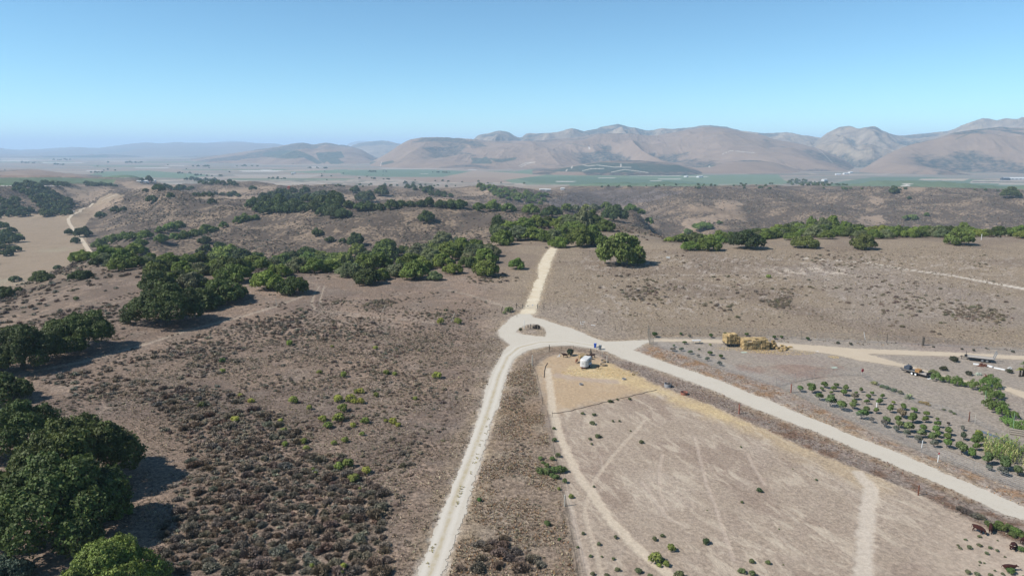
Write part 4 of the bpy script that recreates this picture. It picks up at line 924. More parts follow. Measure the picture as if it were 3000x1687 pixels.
O2 = q([(882,1058,85),(900,1012,60),(925,957,46,Y_2),(1045,1022,80),(1030,1122,120,(.16,.13,.09)),(842,1197,92,(.12,.17,.07)),(812,1242,90,GRY),(980,1190,95),(990,1248,100,(.16,.20,.08)),(1187,1058,78),(1165,1182,130),(1110,1302,130,(.13,.18,.07)),(960,1302,80,GRY),(1090,1362,90,GRY),(1335,1112,75),(1322,1182,90),(1292,1292,95),(1270,1372,112,(.13,.18,.07)),(1240,1432,90,GRY),(1470,1167,50),(1467,1242,82),(1455,1312,105),(1480,1370,90),(1412,1422,122,(.13,.18,.07)),(1610,1282,60),(1612,1342,90),(1602,1402,92),(1785,1282,58,GRY),(1800,1402,90,(.05,.075,.04)),(1985,1372,112,Y_2),(1610,1215,42,(.06,.05,.04))])
q = Z(2400, 1240, 3.2417)
O2 += q([(1210,232,88),(1350,292,112,(.12,.17,.06)),(1215,160,70),(1505,165,82),(1500,210,105),(1440,322,92),(1490,255,70),(1600,385,112,(.11,.15,.06)),(1750,435,122,(.09,.13,.05)),(1880,492,100,(.10,.14,.06)),(1090,227,72,GRY),(1610,447,62,GRY),(1735,492,92,(.10,.11,.09)),(940,183,72,GRY)])
shrub_things('orchard_tree', 'in the lower rows of the fenced orchard', [(a[0],a[1],a[2]*1.32)+tuple(a[3:]) for a in O2], SAP, (.11,.165,.045), 'small orchard trees in rows', 'young tree', (.75, 1.0), tree=True, words='small orchard tree')
q = Z(2600, 1000, 6.44)
shrub_things('dark_shrub', 'in the yard near the two flatbed trailers', q([(1250,375,200),(1050,545,175),(1540,635,155),(2300,595,150)]), SHB, (.05,.055,.03), 'dark shrubs in the yard', 'shrub', (.8, 1), words='dark reddish shrub')
shrub_things('pepper_tree', 'in the feathery row beside the lower farm track', q([(870,640,170,(.13,.16,.06)),(930,745,230,(.11,.15,.05)),(1125,775,175),(1310,830,220),(1420,850,150),(1620,895,225,(.13,.17,.05)),(1830,850,230),(1960,860,280),(2080,900,160),(1840,1000,230),(1990,1090,300),(2080,1060,200),(1900,1240,230,(.12,.15,.045)),(2020,1330,280,(.10,.135,.04)),(2150,1280,250),(2160,1400,250),(2360,1440,220)])+Z(2400, 960, 4.262)([(2410,1240,150),(2330,1190,130),(2480,1290,160),(2530,1240,120),(2560,1300,120)]), PEP, (.125,.20,.05), 'feathery green trees beside the farm track', 'tree', (1.3, 1.7), words='feathery green tree')
q = Z(2400, 960, 4.262)
shrub_things('cactus_clump', 'along the middle line of the fenced garden', q([(690,705,110,(.22,.22,.10)),(790,745,90),(850,765,90),(930,792,95),(1010,825,90,(.13,.12,.06))]), SHB, (.08,.12,.055), 'cactus and succulent row', 'cactus', (.7, .9), words='prickly succulent clump')
shrub_things('weed_clump', 'along the middle fence of the garden', q([(1555,1025,60),(1640,1052,60),(1690,1078,60),(1330,955,100,(.30,.20,.06)),(1270,940,80,(.27,.19,.07)),(1370,970,60,(.26,.2,.08))]), SHB, (.13,.15,.06), 'weeds along the garden fence', 'weed', (.6, .8), words='yellowish weed clump')
shrub_things('green_bush', 'along the mesh fence at the upper right', [(2455,1007,13),(2492,1010,14),(2735,1018,10),(2818,1024,10),(2852,1028,12),(2889,1022,9),(2967,1032,12),(2528,1010,6)], SHB, (.08,.085,.06), 'small bushes by the upper right fence', 'bush', (.9, 1.1), words='small dull green bush')
shrub_things('green_bush', 'alone on the open field at upper right', [(2252,814,20)], SHB, Y_2, 'green bushes on the upper field', 'bush', (.9, 1), words='lone bright green bush')

# agave and palms
def leafy(name, n, L, wd, droop, seed):
    r = random.Random(seed); m = MB()
    for k in range(n):
        a = 6.283*k/n*1.618*5 + r.random()*.3; e = r.uniform(.25, 1.3); l = L*r.uniform(.75, 1)
        pts = []
        for s in (0, .35, .7, 1): pts.append(Vector((math.cos(a)*math.cos(e)*l*s, math.sin(a)*math.cos(e)*l*s, math.sin(e)*l*s - droop*l*s*s)))
        sd_ = Vector((-math.sin(a), math.cos(a), 0))
        ws = (wd*.5, wd, wd*.7, .005); V = []
        for p, w in zip(pts, ws): V += [p-sd_*w, p+sd_*w]
        m.add(V, [(0, 1, 3, 2), (2, 3, 5, 4), (4, 5, 7, 6)])
    return m
p = at(2400+1125/4.262, 960+880/4.262)
o = leafy('agave', 26, 1.5, .16, .25, 3).build('agave', M_leaf, None, p); o.color = (.22, .27, .13, 1); tag(o, 'large pale agave with sword leaves on the garden line', 'agave')
for (uu_, vv_, h_, lab) in ((2987,1103,1.5,'short fan palm with yellowing leaves at the right edge'), (2997,1102,2.8,'taller dark fan palm touching the right edge')):
    p = at(uu_, vv_); t = empty('palm_tree', p); tag(t, lab, 'palm', 'palms at the right edge')
    MB().tube([(0, 0, -.1), (.03, 0, h_*.6), (.05, 0, h_)], [.24, .2, .16], 9).build('trunk', M_bark, t, None, 0, True)
    f = leafy('fronds', 34, 1.3, .17, .45, 5).build('fronds', M_leaf, t, (0.05, 0, h_)); f.color = (.10, .14, .04, 1) if h_ > 2 else (.22, .24, .06, 1)

# corn
P = np.array([(2400+a/3.2417, 1240+b/3.2417) for a, b in [(1560,190),(1750,200),(1990,270),(2100,350),(2100,560),(1960,500),(1850,455),(1700,385),(1570,335)]])
items = []; CW = world_poly([tuple(a) for a in P]); r = random.Random(4)
def cornvf(seed):
    rr = random.Random(seed); m = MB(); m.tube([(0, 0, 0), (0, 0, 2.0)], [.025, .012], 3, False)
    for k in range(9):
        a = k*2.6+rr.random(); z = .3+.2*k; l = rr.uniform(.5, .8); sdv = Vector((-math.sin(a), math.cos(a), 0))*.055
        c = Vector((math.cos(a), math.sin(a), 0)); q0, q1, q2 = Vector((0, 0, z)), c*l*.5+Vector((0, 0, z+.35)), c*l+Vector((0, 0, z+.02))
        m.add([q0-sdv, q0+sdv, q1+sdv, q1-sdv], [(0, 1, 2, 3)]); m.add([q1-sdv, q1+sdv, q2+sdv*.2, q2-sdv*.2], [(0, 1, 2, 3)])
    V = np.array([tuple(v) for v in m.v]); Fq = np.array([f for f in m.f if len(f) == 4]); return V, Fq
CV = [cornvf(s) for s in range(4)]
x0, y0 = CW.min(0); x1, y1 = CW.max(0); yy = y0
while yy < y1:
    xx = x0
    while xx < x1:
        px_, py_ = xx+r.uniform(-.12, .12), yy+r.uniform(-.15, .15)
        if inside(CW, np.array([px_]), np.array([py_]))[0] and float(fbm(np.array([px_/2.2]), np.array([py_/2.2]), 3)[0]) > .40:
            s = r.uniform(.55, 1.1); c = r.choice([(.27,.28,.09), (.17,.24,.06), (.33,.31,.14), (.13,.20,.05)])
            items.append((r.choice(CV), (px_, py_, float(Hxy(px_, py_))), (s, s, s), r.random()*6, c))
        xx += .38
    yy += .8
merged('corn', items, M_leafs, 'patch of tall drying corn at the right edge')

# -- dry grey scrub: the nearest and largest as things, the rest as one mass
cand = []; GR = {}
def scrubfield(poly, n, r0, r1, tints, thr=.0, ns=14, gap=.72, hr=(.7, 1.0)):
    """random shrubs in a polygon of photo pixels, denser where the noise is high, sizes in metres"""
    WP = world_poly(poly); x0, y0 = WP.min(0); x1, y1 = WP.max(0); k = 0; tries = 0
    while k < n and tries < 60:
        tries += 1; m = 4000
        x = rng.uniform(x0, x1, m); y = rng.uniform(y0, y1, m)
        ok = inside(WP, x, y); ok &= rng.random(m) < smooth(0, 9, polydist(WP, x, y, True))
        ok &= (rng.random(m) < smooth(thr, thr+.25, fbm(x/ns+3, y/ns+8, 3)))
        for a, b in zip(x[ok], y[ok]):
            if k >= n: break
            r_ = r0+(r1-r0)*rng.random()**1.8
            ka, kb = int(a//2), int(b//2)
            if any(math.hypot(a-q[0], b-q[1]) < (r_+q[2])*gap for i_ in (-1, 0, 1) for j_ in (-1, 0, 1) for q in GR.get((ka+i_, kb+j_), ())): continue
            GR.setdefault((ka, kb), []).append((a, b, r_))
            cand.append((a, b, r_, r_*rng.uniform(*hr), tints[rng.integers(len(tints))])); k += 1
T1 = [(.195,.155,.115), (.225,.175,.128), (.160,.130,.102), (.25,.205,.155), (.215,.200,.155), (.185,.130,.092)]
T2 = [(.24,.19,.145), (.20,.158,.12), (.27,.22,.165), (.20,.175,.11)]
scrubfield([(380,1690),(420,1560),(560,1420),(520,1260),(360,1150),(560,1120),(760,1170),(960,1300),(1120,1400),(1180,1560),(1160,1690)], 520, .6, 1.45, T1, .22, 14)
scrubfield([(420,1690),(560,1480),(760,1400),(1120,1430),(1160,1690)], 220, .9, 1.7, T1, .15, 9)
scrubfield([(130,1180),(30,1110),(330,1060),(560,980),(760,940),(960,900),(1150,930),(900,1000),(740,1010),(680,1150),(420,1200)], 420, .4, 1.2, T1, .42)
scrubfield([(700,1010),(1350,960),(1380,1200),(1200,1500),(1000,1350),(760,1180)], 260, .3, .9, T1+T2, .46)
scrubfield([(760,900),(1100,860),(1450,880),(1300,960),(1000,950)], 150, .4, 1.1, T2, .48)
scrubfield([(1640,800),(2000,790),(3000,860),(3000,1000),(2300,960),(1900,940),(1650,920)], 330, .35, 1.1, T2, .50, 22)
scrubfield([(2100,880),(2330,860),(2340,910),(2150,905)], 70, .5, 1.2, T2, .3)
scrubfield([(2680,890),(3000,900),(3000,960),(2740,950)], 110, .5, 1.2, T2, .35)
scrubfield([(1800,840),(1960,835),(1990,900),(1820,905)], 60, .5, 1.1, T2, .3)
scrubfield([(1640,735),(2900,725),(3000,860),(1900,800)], 170, .35, 1.0, T2, .5, 20)
scrubfield([(-60,960),(330,880),(520,840),(760,850),(420,960),(100,1040)], 260, .5, 1.3, T1, .36)
scrubfield([(1300,1700),(1420,1560),(1560,1600),(1620,1690)], 16, .8, 1.5, T1, .2)
scrubfield([(1150,860),(1530,760),(1520,880)], 60, .4, 1.1, T2, .45)
scrubfield([(60,1250),(240,1050),(560,960),(900,900),(1380,960),(1360,1200),(1200,1560),(1120,1700),(380,1700),(500,1400),(400,1200)], 1900, .22, .6, T1+T2, .34, 8)
scrubfield([(380,1700),(500,1350),(420,1150),(640,1120),(960,1250),(1200,1400),(1150,1700)], 260, .4, 1.1, T1, .34, 10)
scrubfield([(1490,1080),(1560,1100),(1640,1500),(1690,1700),(1300,1700),(1420,1300)], 260, .18, .45, T2, .3, 7)
scrubfield([(1600,760),(3000,730),(3000,1000),(2200,960),(1700,930)], 1300, .2, .5, T2, .35, 12)
scrubfield([(-60,980),(400,850),(760,860),(1200,850),(1500,880),(1400,960),(700,900),(200,1060)], 700, .25, .7, T1+T2, .34, 12)
scrubfield([(600,985),(700,930),(880,915),(1080,930),(1160,985),(1000,1010),(760,1005)], 150, .5, 1.25, T1, .12, 9)
scrubfield([(900,880),(1500,900),(1420,1200),(1250,1500),(1050,1380),(860,1180)], 1500, .14, .42, T1+T2, .22, 9)
scrubfield([(900,1000),(1350,960),(1300,1300),(1100,1400)], 90, .45, .95, T1, .35, 12)
bl = [wp['road'], wp['up'], wp['trk'], wp['pad'], wp['gar']]
cx = np.array([c[0] for c in cand]); cy = np.array([c[1] for c in cand]); bad = np.zeros(len(cand), bool)
for b_ in bl: bad |= inside(b_, cx, cy)
treeclear = [(a[3].x, a[3].y, a[4]) for a in TREES if a[3].y < 420]
for x, y, r_ in treeclear: bad |= np.hypot(cx-x, cy-y) < r_*.7
cand = [c for c, b_ in zip(cand, bad) if not b_]
P3 = lambda c: Vector((c[0], c[1], float(Hxy(c[0], c[1]))-.03))
vis = lambda c: c[2]/math.hypot(c[0], c[1])*(1 if abs(c[0]/max(c[1]+8, 1)) < .74 and c[1] > 72 else .01)
cand.sort(key=lambda c: -vis(c))
zones = {}
for c in cand[:290]:
    p = P3(c); u_, v_ = [float(q) for q in project(p.x, p.y, p.z)]
    if u_ > 1640: zn = 'on the pale upper field'
    elif u_ > 1300: zn = 'between the left road and the paddock'
    else:
        lo, hi = (1560, 1700) if v_ > 1560 else (1450, 1560) if v_ > 1450 else (1330, 1450) if v_ > 1330 else (1180, 1330) if v_ > 1180 else (1060, 1180) if v_ > 1060 else (0, 1060)
        zn = 'in %s left field' % {1560: 'bottom band, %s', 1450: 'second band, %s', 1330: 'third band, %s', 1180: 'fourth band, %s', 1060: 'fifth band, %s', 0: 'farthest band, %s'}[lo]
        zn = zn % ('west' if u_ < 620 else 'central' if u_ < 940 else 'roadside')
    if 'upper' in zn: zn += (', near the sandy road' if u_ < 2000 else ', middle' if u_ < 2500 else ', far right')
    zones.setdefault(zn, []).append((u_, v_, c, p))
nz = {}
for zn, L in zones.items():                       # long rows are named in nearer and farther halves
    if len(L) > 30:
        L.sort(key=lambda a: -a[1]); h_ = len(L)//2; nz[zn+', nearer half'] = L[:h_]; nz[zn+', farther half'] = L[h_:]
    else: nz[zn] = L
for zn, L in nz.items():
    L.sort(key=lambda a: a[0])
    for i, (u_, v_, c, p) in enumerate(L):
        o = link('dry_shrub', TWG[(i*7+len(zn)) % 5], None, p, random.random()*6, (c[2], c[2]*random.uniform(.75, 1.15), c[3])); o.color = jitcol(c[4], .12)
        tn_ = 'silvery grey' if c[4][2] > .13 else 'brownish' if c[4][2] < .1 else 'dusty brown'
        tag(o, '%s shrub, %s from left %s' % (tn_, ordw(i), zn), 'shrub', 'dry shrubs of the fields')
items = [(random.choice(TWGL_VF), P3(c), (c[2], c[2], c[3]), random.random()*6, jitcol(c[4], .12)) for c in cand[290:]]
# scrub over the hillsides beyond the mesa
W_ = offm*(1-vf)*(1-valley*.98)*(YY < 1700)*(YY > 150)*(np.abs(TT) < .8)
W_ = W_*(.15+smooth(.32, .52, fbm(XX/60+4, YY/80, 3)))*(M[..., 1])
cell = np.zeros_like(W_); cell[:, :-1] = (YG[1:]-YG[:-1])[None, :]*YG[None, :-1]*(TG[1]-TG[0])
far = W_*cell/np.maximum(YY, 100)**.9
pr = (far/far.sum()).ravel(); idx = rng.choice(len(pr), 52000, p=pr)
fi, fj = np.divmod(idx, NY); ft = TG[fi]+rng.uniform(-.5, .5, len(idx))*(TG[1]-TG[0]); fy = YG[fj]*(1+rng.uniform(-.002, .002, len(idx)))
fz = H(ft, fy)
for a, b, z in zip(ft, fy, fz):
    r_ = random.uniform(.5, 1.5)*(1.25 if b > 900 else 1)
    items.append((random.choice(TWGX_VF if b > 330 else TWGL_VF), (a*b, b, z-.05), (r_, r_, r_*random.uniform(.7, 1.1)), random.random()*6, jitcol(random.choice(T1), .15)))
merged('scrub', items, M_twigs, 'grey leafless sage scrub covering fields and hillsides')
# dry grass tufts
g1 = []
for s in range(4):
    rr = np.random.default_rng(s); m = 9; a = rr.random(m)*6.28; top = np.stack([np.cos(a)*.7, np.sin(a)*.7, .6+.5*rr.random(m)], 1); base = top*[.2, .2, 0]
    side = np.stack([-np.sin(a), np.cos(a), 0*a], 1)*.14
    g1.append((np.stack([base-side, base+side, top+side*.3, top-side*.3], 1).reshape(-1, 3), np.arange(m*4).reshape(-1, 4)))
def tufts(poly, n, tints, r0=.10, r1=.28, thr=.3):
    WP = world_poly(poly); x0, y0 = WP.min(0); x1, y1 = WP.max(0); x = rng.uniform(x0, x1, n*4); y = rng.uniform(y0, y1, n*4)
    ok = inside(WP, x, y) & (rng.random(n*4) < smooth(thr, thr+.3, fbm(x/5, y/5, 3)))
    for b_ in (wp['road'], wp['up'], wp['trk']): ok &= ~inside(b_, x, y)
    x = x[ok][:n]; y = y[ok][:n]; z = Hxy(x, y)
    return [(g1[k % 4], (a, b, c-.01), (s, s, s*1.1), k*1.3, jitcol(tints[k % len(tints)], .25)) for k, (a, b, c, s) in enumerate(zip(x, y, z, rng.uniform(r0, r1, len(x))))]
GT = [(.40,.32,.22), (.24,.18,.125), (.46,.38,.27), (.17,.125,.09)]
items = tufts([(380,1700),(100,1200),(600,1000),(1450,960),(1480,1040),(1400,1240),(1210,1700)], 26000, GT, .10, .26)
items += tufts([(1310,1700),(1450,1240),(1490,1090),(1560,1060),(1600,1250),(1690,1700)], 7000, GT+[(.34,.20,.10)], .1, .26)
items += tufts([(1740,1022),(2111,1153),(2400,1269),(3000,1524),(3000,1600),(2690,1445),(2110,1200),(1790,1065)], 3500, [(.26,.14,.09), (.20,.13,.09), (.36,.3,.22), (.22,.16,.11)], .08, .22)
items += tufts([(1903,1010),(2270,1135),(2600,1295),(3000,1445),(3000,1487),(2414,1240),(1900,1043)], 3000, [(.36,.19,.09), (.30,.22,.13), (.38,.32,.24)], .08, .22)
items += tufts([(1500,900),(1620,735),(2900,720),(3000,1030),(1920,985),(1640,930)], 9000, GT, .15, .35)
rr_ = random.Random(8)
for u, v in [(1433,1228),(1428,1250),(1421,1272),(1413,1292),(1407,1305),(1399,1330),(1395,1342),(1389,1358),(1380,1385),(1353,1430),(1350,1437),(1347,1447),(1344,1455),(1338,1472),(1335,1480),(1270,1600),(1253,1655),(1264,1612)]:
    for k in range(4):
        p_ = at(u, v); x_, y_ = p_.x+rr_.uniform(-.3,.3), p_.y+rr_.uniform(-.5,.5); s_ = rr_.uniform(.12,.3); items.append((g1[k], (x_, y_, float(Hxy(x_, y_))+.05), (s_, s_, s_*.6), rr_.random()*6, (.33,.28,.12)))
merged('dry_grass', items, M_twigs, 'short dry grass tufts over the fields and verges')
# ------------------------------------------------------------------ things people put here
M_wood = solid('weathered_wood', (.30,.26,.21), .9); M_woodd = solid('dark_post_wood', (.10,.085,.07), .9); M_pale = solid('pale_pole_wood', (.55,.50,.42), .8, var=.1)
M_steel = solid('galvanised_steel', (.38,.39,.40), .45, .6); M_rust = solid('rusty_steel', (.20,.075,.045), .8, .2); M_black = solid('black_steel', (.03,.03,.033), .5)
M_white = solid('white_paint', (.80,.80,.78), .4, var=.08); M_rubber = solid('rubber', (.025,.025,.025), .9); M_blue = solid('blue_plastic', (.02,.10,.50), .4, var=.1)
M_gryp = solid('grey_plastic', (.13,.16,.19), .45, var=.1); M_red = solid('red_paint', (.62,.03,.05), .4, var=.05); M_deck = solid('deck_boards', (.42,.38,.33), .9)
M_orange = solid('orange_box', (.36,.20,.08), .7); M_navy = solid('navy_machine', (.06,.075,.10), .5); M_tub = solid('grey_tub', (.34,.34,.35), .6); M_terr = solid('red_brown_tub', (.32,.13,.09), .7)
M_green = solid('green_pole', (.25,.42,.22), .6); M_roofw = solid('pale_roof', (.62,.61,.58), .5); M_wall = solid('cream_wall', (.55,.50,.43), .8); M_win = solid('window_glass', (.04,.05,.06), .1); M_rroof = solid('brown_roof', (.25,.14,.10), .7)
M_tank = solid('red_tank', (.42,.10,.06), .6); M_black2 = solid('black_hose', (.05,.04,.035), .9); M_mat = solid('pale_green_sheet', (.45,.52,.42), .7)
def strawmat():
    m, nd, lk, b = newmat('straw', .9, .15); tc = N(nd, 'ShaderNodeTexCoord').outputs['Object']
    mp = N(nd, 'ShaderNodeMapping'); mp.inputs['Scale'].default_value = (3, 14, 14); lk.new(tc, mp.inputs[0])
    f = noise(nd, lk, mp.outputs[0], 2.2, 5, .7); rnd = N(nd, 'ShaderNodeObjectInfo').outputs['Random']
    c = mixc(nd, lk, mapr(nd, lk, f, .32, .66, 0, 1), (.26,.165,.07), (.72,.54,.28)); g = mapr(nd, lk, rnd, 0, 1, .6, 1.12)
    vm = N(nd, 'ShaderNodeVectorMath', operation='SCALE'); lk.new(c, vm.inputs[0]); lk.new(g, vm.inputs['Scale']); lk.new(vm.outputs[0], b.inputs['Base Color'])
    bp = N(nd, 'ShaderNodeBump'); bp.inputs['Distance'].default_value = .04; lk.new(f, bp.inputs['Height']); lk.new(bp.outputs[0], b.inputs['Normal']); return m
M_straw = strawmat()
def gp(u, v, ymin=45): return at(u, v, ymin)
def yaw(a, b): d = b-a; return math.atan2(d.y, d.x)

# wheelie bins
def bin_(u, v, mat, lab, rz):
    t = empty('wheelie_bin', gp(u, v), rz); tag(t, lab, 'bin', 'two wheelie bins on the road verge')
    MB().box((0, 0, .56), (.60, .66, .96), taper=1.0).v
    m = MB(); m.add([(-.22,-.24,.08),(.22,-.24,.08),(.22,.24,.08),(-.22,.24,.08),(-.31,-.34,1.02),(.31,-.34,1.02),(.31,.34,1.02),(-.31,.34,1.02)], [(3,2,1,0),(4,5,6,7),(0,1,5,4),(1,2,6,5),(2,3,7,6),(3,0,4,7)])
    m.box((0, -.36, .97), (.64, .05, .07)); m.build('body', mat, t, bevel=.015)
    l = MB(); l.box((0, -.02, 1.075), (.66, .72, .05)); l.box((0, .03, 1.115), (.5, .5, .035)); lid = l.build('lid', mat, t, bevel=.012)
    h = MB(); h.tube([(-.28, .40, 1.02), (-.28, .46, 1.03), (.28, .46, 1.03), (.28, .40, 1.02)], .02); h.build('handle', M_black, t)
    for s in (-1, 1): MB().lathe([(.0,-.03),(.13,-.03),(.13,.03),(.0,.03)], (s*.27, .27, .13), 12, 'x').build('wheel', M_rubber, t)
bin_(1743.7, 1018.5, M_blue, 'bright blue wheelie bin on the edge of the road', 2.9)
bin_(1758, 1024, M_gryp, 'dark grey wheelie bin standing just right of the blue bin', 2.7)

# livestock trailer
M_dirty = solid('dusty_white_paint', (.66,.65,.62), .55, var=.22, scale=2.5)
p0 = gp(1708, 1081); tr = empty('livestock_trailer', p0, -math.radians(24)); tag(tr, 'white stock trailer with rounded nose parked in the paddock', 'trailer')
def footprint(w, l, r, n=6):
    P = []
    for cx_, a0 in ((w/2-r, -90), (-(w/2-r), 180)):
        seq = [(cx_+r*math.cos(math.radians(a)), r+r*math.sin(math.radians(a))) for a in np.linspace(a0, a0+90, n)]
        P += seq if cx_ > 0 else seq
    A = [(w/2-r+r*math.cos(math.radians(a)), r+r*math.sin(math.radians(a))) for a in np.linspace(-90, 0, n)]
    B = [(-(w/2-r)-r*math.cos(math.radians(a)), r+r*math.sin(math.radians(a))) for a in np.linspace(0, -90, n)]
    return A + [(w/2, l), (-w/2, l)] + B
def prism(m, fp, z0, z1, fp2=None):
    fp2 = fp2 or fp; n = len(fp); m.add([(x, y, z0) for x, y in fp]+[(x, y, z1) for x, y in fp2], [tuple(reversed(range(n))), tuple(range(n, 2*n))]+[(i, (i+1) % n, n+(i+1) % n, n+i) for i in range(n)])
fp = footprint(1.85, 3.5, .7)
m = MB(); prism(m, fp, .45, 1.95); prism(m, fp, 1.95, 2.2, [(x*.86, .25+y*.92) for x, y in fp]); m.build('body', M_dirty, tr, (0, 0, 0))
m = MB(); prism(m, [(x*1.01, y*1.005-.01) for x, y in fp], .38, .47); m.build('floor_frame', M_rust, tr)
for s in (-1, 1):
    for zc in (1.15, 1.45, 1.75): MB().box((s*.932, 2.2, zc), (.02, 2.3, .16)).build('side_gap', M_black, tr)
    for yy_ in (1.9, 2.7):
        w = MB().lathe([(.0,-.1),(.2,-.1),(.35,-.09),(.36,0),(.35,.09),(.2,.1),(.0,.1)], (s*1.03, yy_, .36), 16, 'x').build('wheel', M_rubber, tr); MB().lathe([(.0,-.11),(.19,-.115),(.19,.115),(.0,.11)], (s*1.03, yy_, .36), 12, 'x').build('rim', M_white, w)
    MB().box((s*1.06, 2.3, .8), (.28, 1.75, .06)).build('fender', M_white, tr, bevel=.02)
MB().box((0, .0, 1.32), (.5, .03, .09)).build('vent_slot', M_black, tr)
m = MB(); m.tube([(-.7, .3, .42), (0, -1.0, .42)], .05); m.tube([(.7, .3, .42), (0, -1.0, .42)], .05); m.tube([(0, -1.0, .42), (0, -1.25, .45)], .06); m.tube([(0, -.85, .0), (0, -.85, .85)], .04); m.build('hitch', M_rust, tr)

# cattle
def cowmat(name, col, col2):
    m, nd, lk, b = newmat(name, .85, .2); tc = N(nd, 'ShaderNodeTexCoord').outputs['Object']; mp = N(nd, 'ShaderNodeMapping'); mp.inputs['Scale'].default_value = (9, 9, 3); lk.new(tc, mp.inputs[0])
    lk.new(mixc(nd, lk, mapr(nd, lk, noise(nd, lk, mp.outputs[0], 2, 4, .7), .3, .7, 0, 1), col, col2), b.inputs['Base Color'])
    bp = N(nd, 'ShaderNodeBump'); bp.inputs['Distance'].default_value = .05; lk.new(noise(nd, lk, mp.outputs[0], 4, 3), bp.inputs['Height']); lk.new(bp.outputs[0], b.inputs['Normal']); return m
CM = {'red': cowmat('red_brown_hide', (.028,.008,.007), (.070,.022,.016)), 'dark': cowmat('dark_hide', (.025,.015,.012), (.06,.03,.022)), 'black': cowmat('black_hide', (.008,.008,.008), (.03,.025,.022)), 'bay': cowmat('bay_hide', (.18,.065,.035), (.36,.17,.10))}
M_horn = solid('horn', (.55,.48,.36), .5)
def cow_mesh(pose):
    V, E_, R = [], [], []
    def ad(p, r, par=None):
        V.append(p); R.append(r)
        if par is not None: E_.append((par, len(V)-1))
        return len(V)-1
    dz = -.52 if pose == 'lying' else 0
    b0 = ad((-.70,0,1.10+dz), .40); b1 = ad((-.15,0,1.04+dz), .47, b0); b2 = ad((.42,0,1.08+dz), .45, b1)
    if pose == 'grazing': nk = ad((.82,0,.98), .27, b2); hd = ad((1.12,0,.58), .14, nk); mz = ad((1.22,0,.20), .085, hd)
    else: nk = ad((.84,0,1.24+dz), .27, b2); hd = ad((1.14,0,1.46+dz), .155, nk); mz = ad((1.46,0,1.24+dz), .09, hd)
    tl = ad((-1.05,0,1.22+dz), .06, b0); t2 = ad((-1.14,0,.85+dz*.7), .035, tl); ad((-1.13,0,.55+dz*.3), .05, t2)
    for s in (-1, 1):
        if pose == 'lying':
            h = ad((-.55,s*.3,.42), .19, b0); k = ad((-.15,s*.46,.22), .13, h); ad((-.55,s*.5,.09), .07, k)
            h = ad((.45,s*.25,.42), .15, b2); k = ad((.75,s*.34,.16), .09, h); ad((.42,s*.38,.07), .06, k)
        else:
            h = ad((-.74,s*.19,.92), .19, b0); k = ad((-.60,s*.21,.72), .135, h); k = ad((-.86,s*.21,.42), .075, k); k = ad((-.82,s*.21,.10), .055, k); ad((-.76,s*.21,.03), .062, k)
            h = ad((.46,s*.18,.86), .15, b2); k = ad((.50,s*.19,.45), .072, h); k = ad((.48,s*.19,.10), .052, k); ad((.54,s*.19,.03), .06, k)
    me = bpy.data.meshes.new('body'); me.from_pydata(V, E_, []); 
    o = bpy.data.objects.new('body', me); COL.objects.link(o)
    sk = o.modifiers.new('skin', 'SKIN'); sk.use_smooth_shade = True
    for i, r in enumerate(R): me.skin_vertices[0].data[i].radius = (r*.93, r) if i in (b0, b1, b2) else (r, r)
    me.skin_vertices[0].data[0].use_root = True
    ss = o.modifiers.new('sub', 'SUBSURF'); ss.levels = ss.render_levels = 2
    dg = bpy.context.evaluated_depsgraph_get(); ev = bpy.data.meshes.new_from_object(o.evaluated_get(dg)); ev.name = 'body'
    bpy.data.objects.remove(o); head = V[hd]; muz = V[mz]
    for q_ in ev.polygons: q_.use_smooth = True
    return ev, Vector(head), Vector(muz)
COW = {p_: cow_mesh(p_) for p_ in ('standing', 'grazing', 'lying')}
def cow(u, v, pose, coat, rz, lab, sc=1.0, horns=True, name='cow', grp=None):
    me, hd, mz = COW[pose]; t = empty(name, gp(u, v), rz, sc); tag(t, lab, 'calf' if name == 'calf' else 'cow', grp)
    me = me.copy(); me.materials.clear(); me.materials.append(CM[coat]); link('body', me, t)
    ax = (mz-hd).normalized(); side = Vector((0, 1, 0)); upv = side.cross(ax)*-1
    if upv.z < 0 and pose != 'grazing': upv = -upv
    if pose == 'grazing': upv = Vector((.5, 0, .6)).normalized()
    for s in (-1, 1):
        c = hd+side*s*.13+upv*.05; e = MB(); e.lathe([(.0,-.12),(.05,-.06),(.06,.0),(.04,.08),(0,.12)], (0, 0, 0), 8, 'y'); e.build('ear', CM[coat], t, c+side*s*.1)
        if horns: MB().tube([c+upv*.05, c+side*s*.2+upv*.12, c+side*s*.3+upv*.32], [.035, .028, .008], 7).build('horn', M_horn, t)
    return t
GC = 'red cattle at the lower right'; GT2 = 'cattle around the livestock trailer'
cow(2866, 1560, 'grazing', 'red', -1.0, 'large shaggy red-brown cow with head down behind a weed clump', .76, grp=GC)
cow(2901, 1559, 'standing', 'red', .98, 'red-brown cow seen end on beside the green hedge', .66, grp=GC)
cow(2968, 1606, 'lying', 'red', -2.3, 'round red-brown cow lying on bare ground left of a bush', .80, grp=GC)
cow(3000, 1591, 'standing', 'red', .3, 'red-brown cow cut off by the right edge', .62, grp=GC)
cow(2955, 1668, 'lying', 'red', -.2, 'red-brown cow half hidden by a bush at the bottom edge', .72, grp=GC)
cow(1655, 1047, 'standing', 'dark', 2.95, 'dark brown horned cow standing by the round dark bush', .72, grp=GT2)
cow(1689, 1062, 'grazing', 'bay', -1.9, 'rusty brown cow feeding left of the white trailer', .66, grp=GT2)
cow(1727, 1052, 'standing', 'dark', 2.5, 'dark cow behind the white trailer at the hay rack', .72, grp=GT2)
cow(1735, 1047, 'grazing', 'dark', 2.9, 'second dark cow, farther right behind the trailer', .68, grp=GT2)
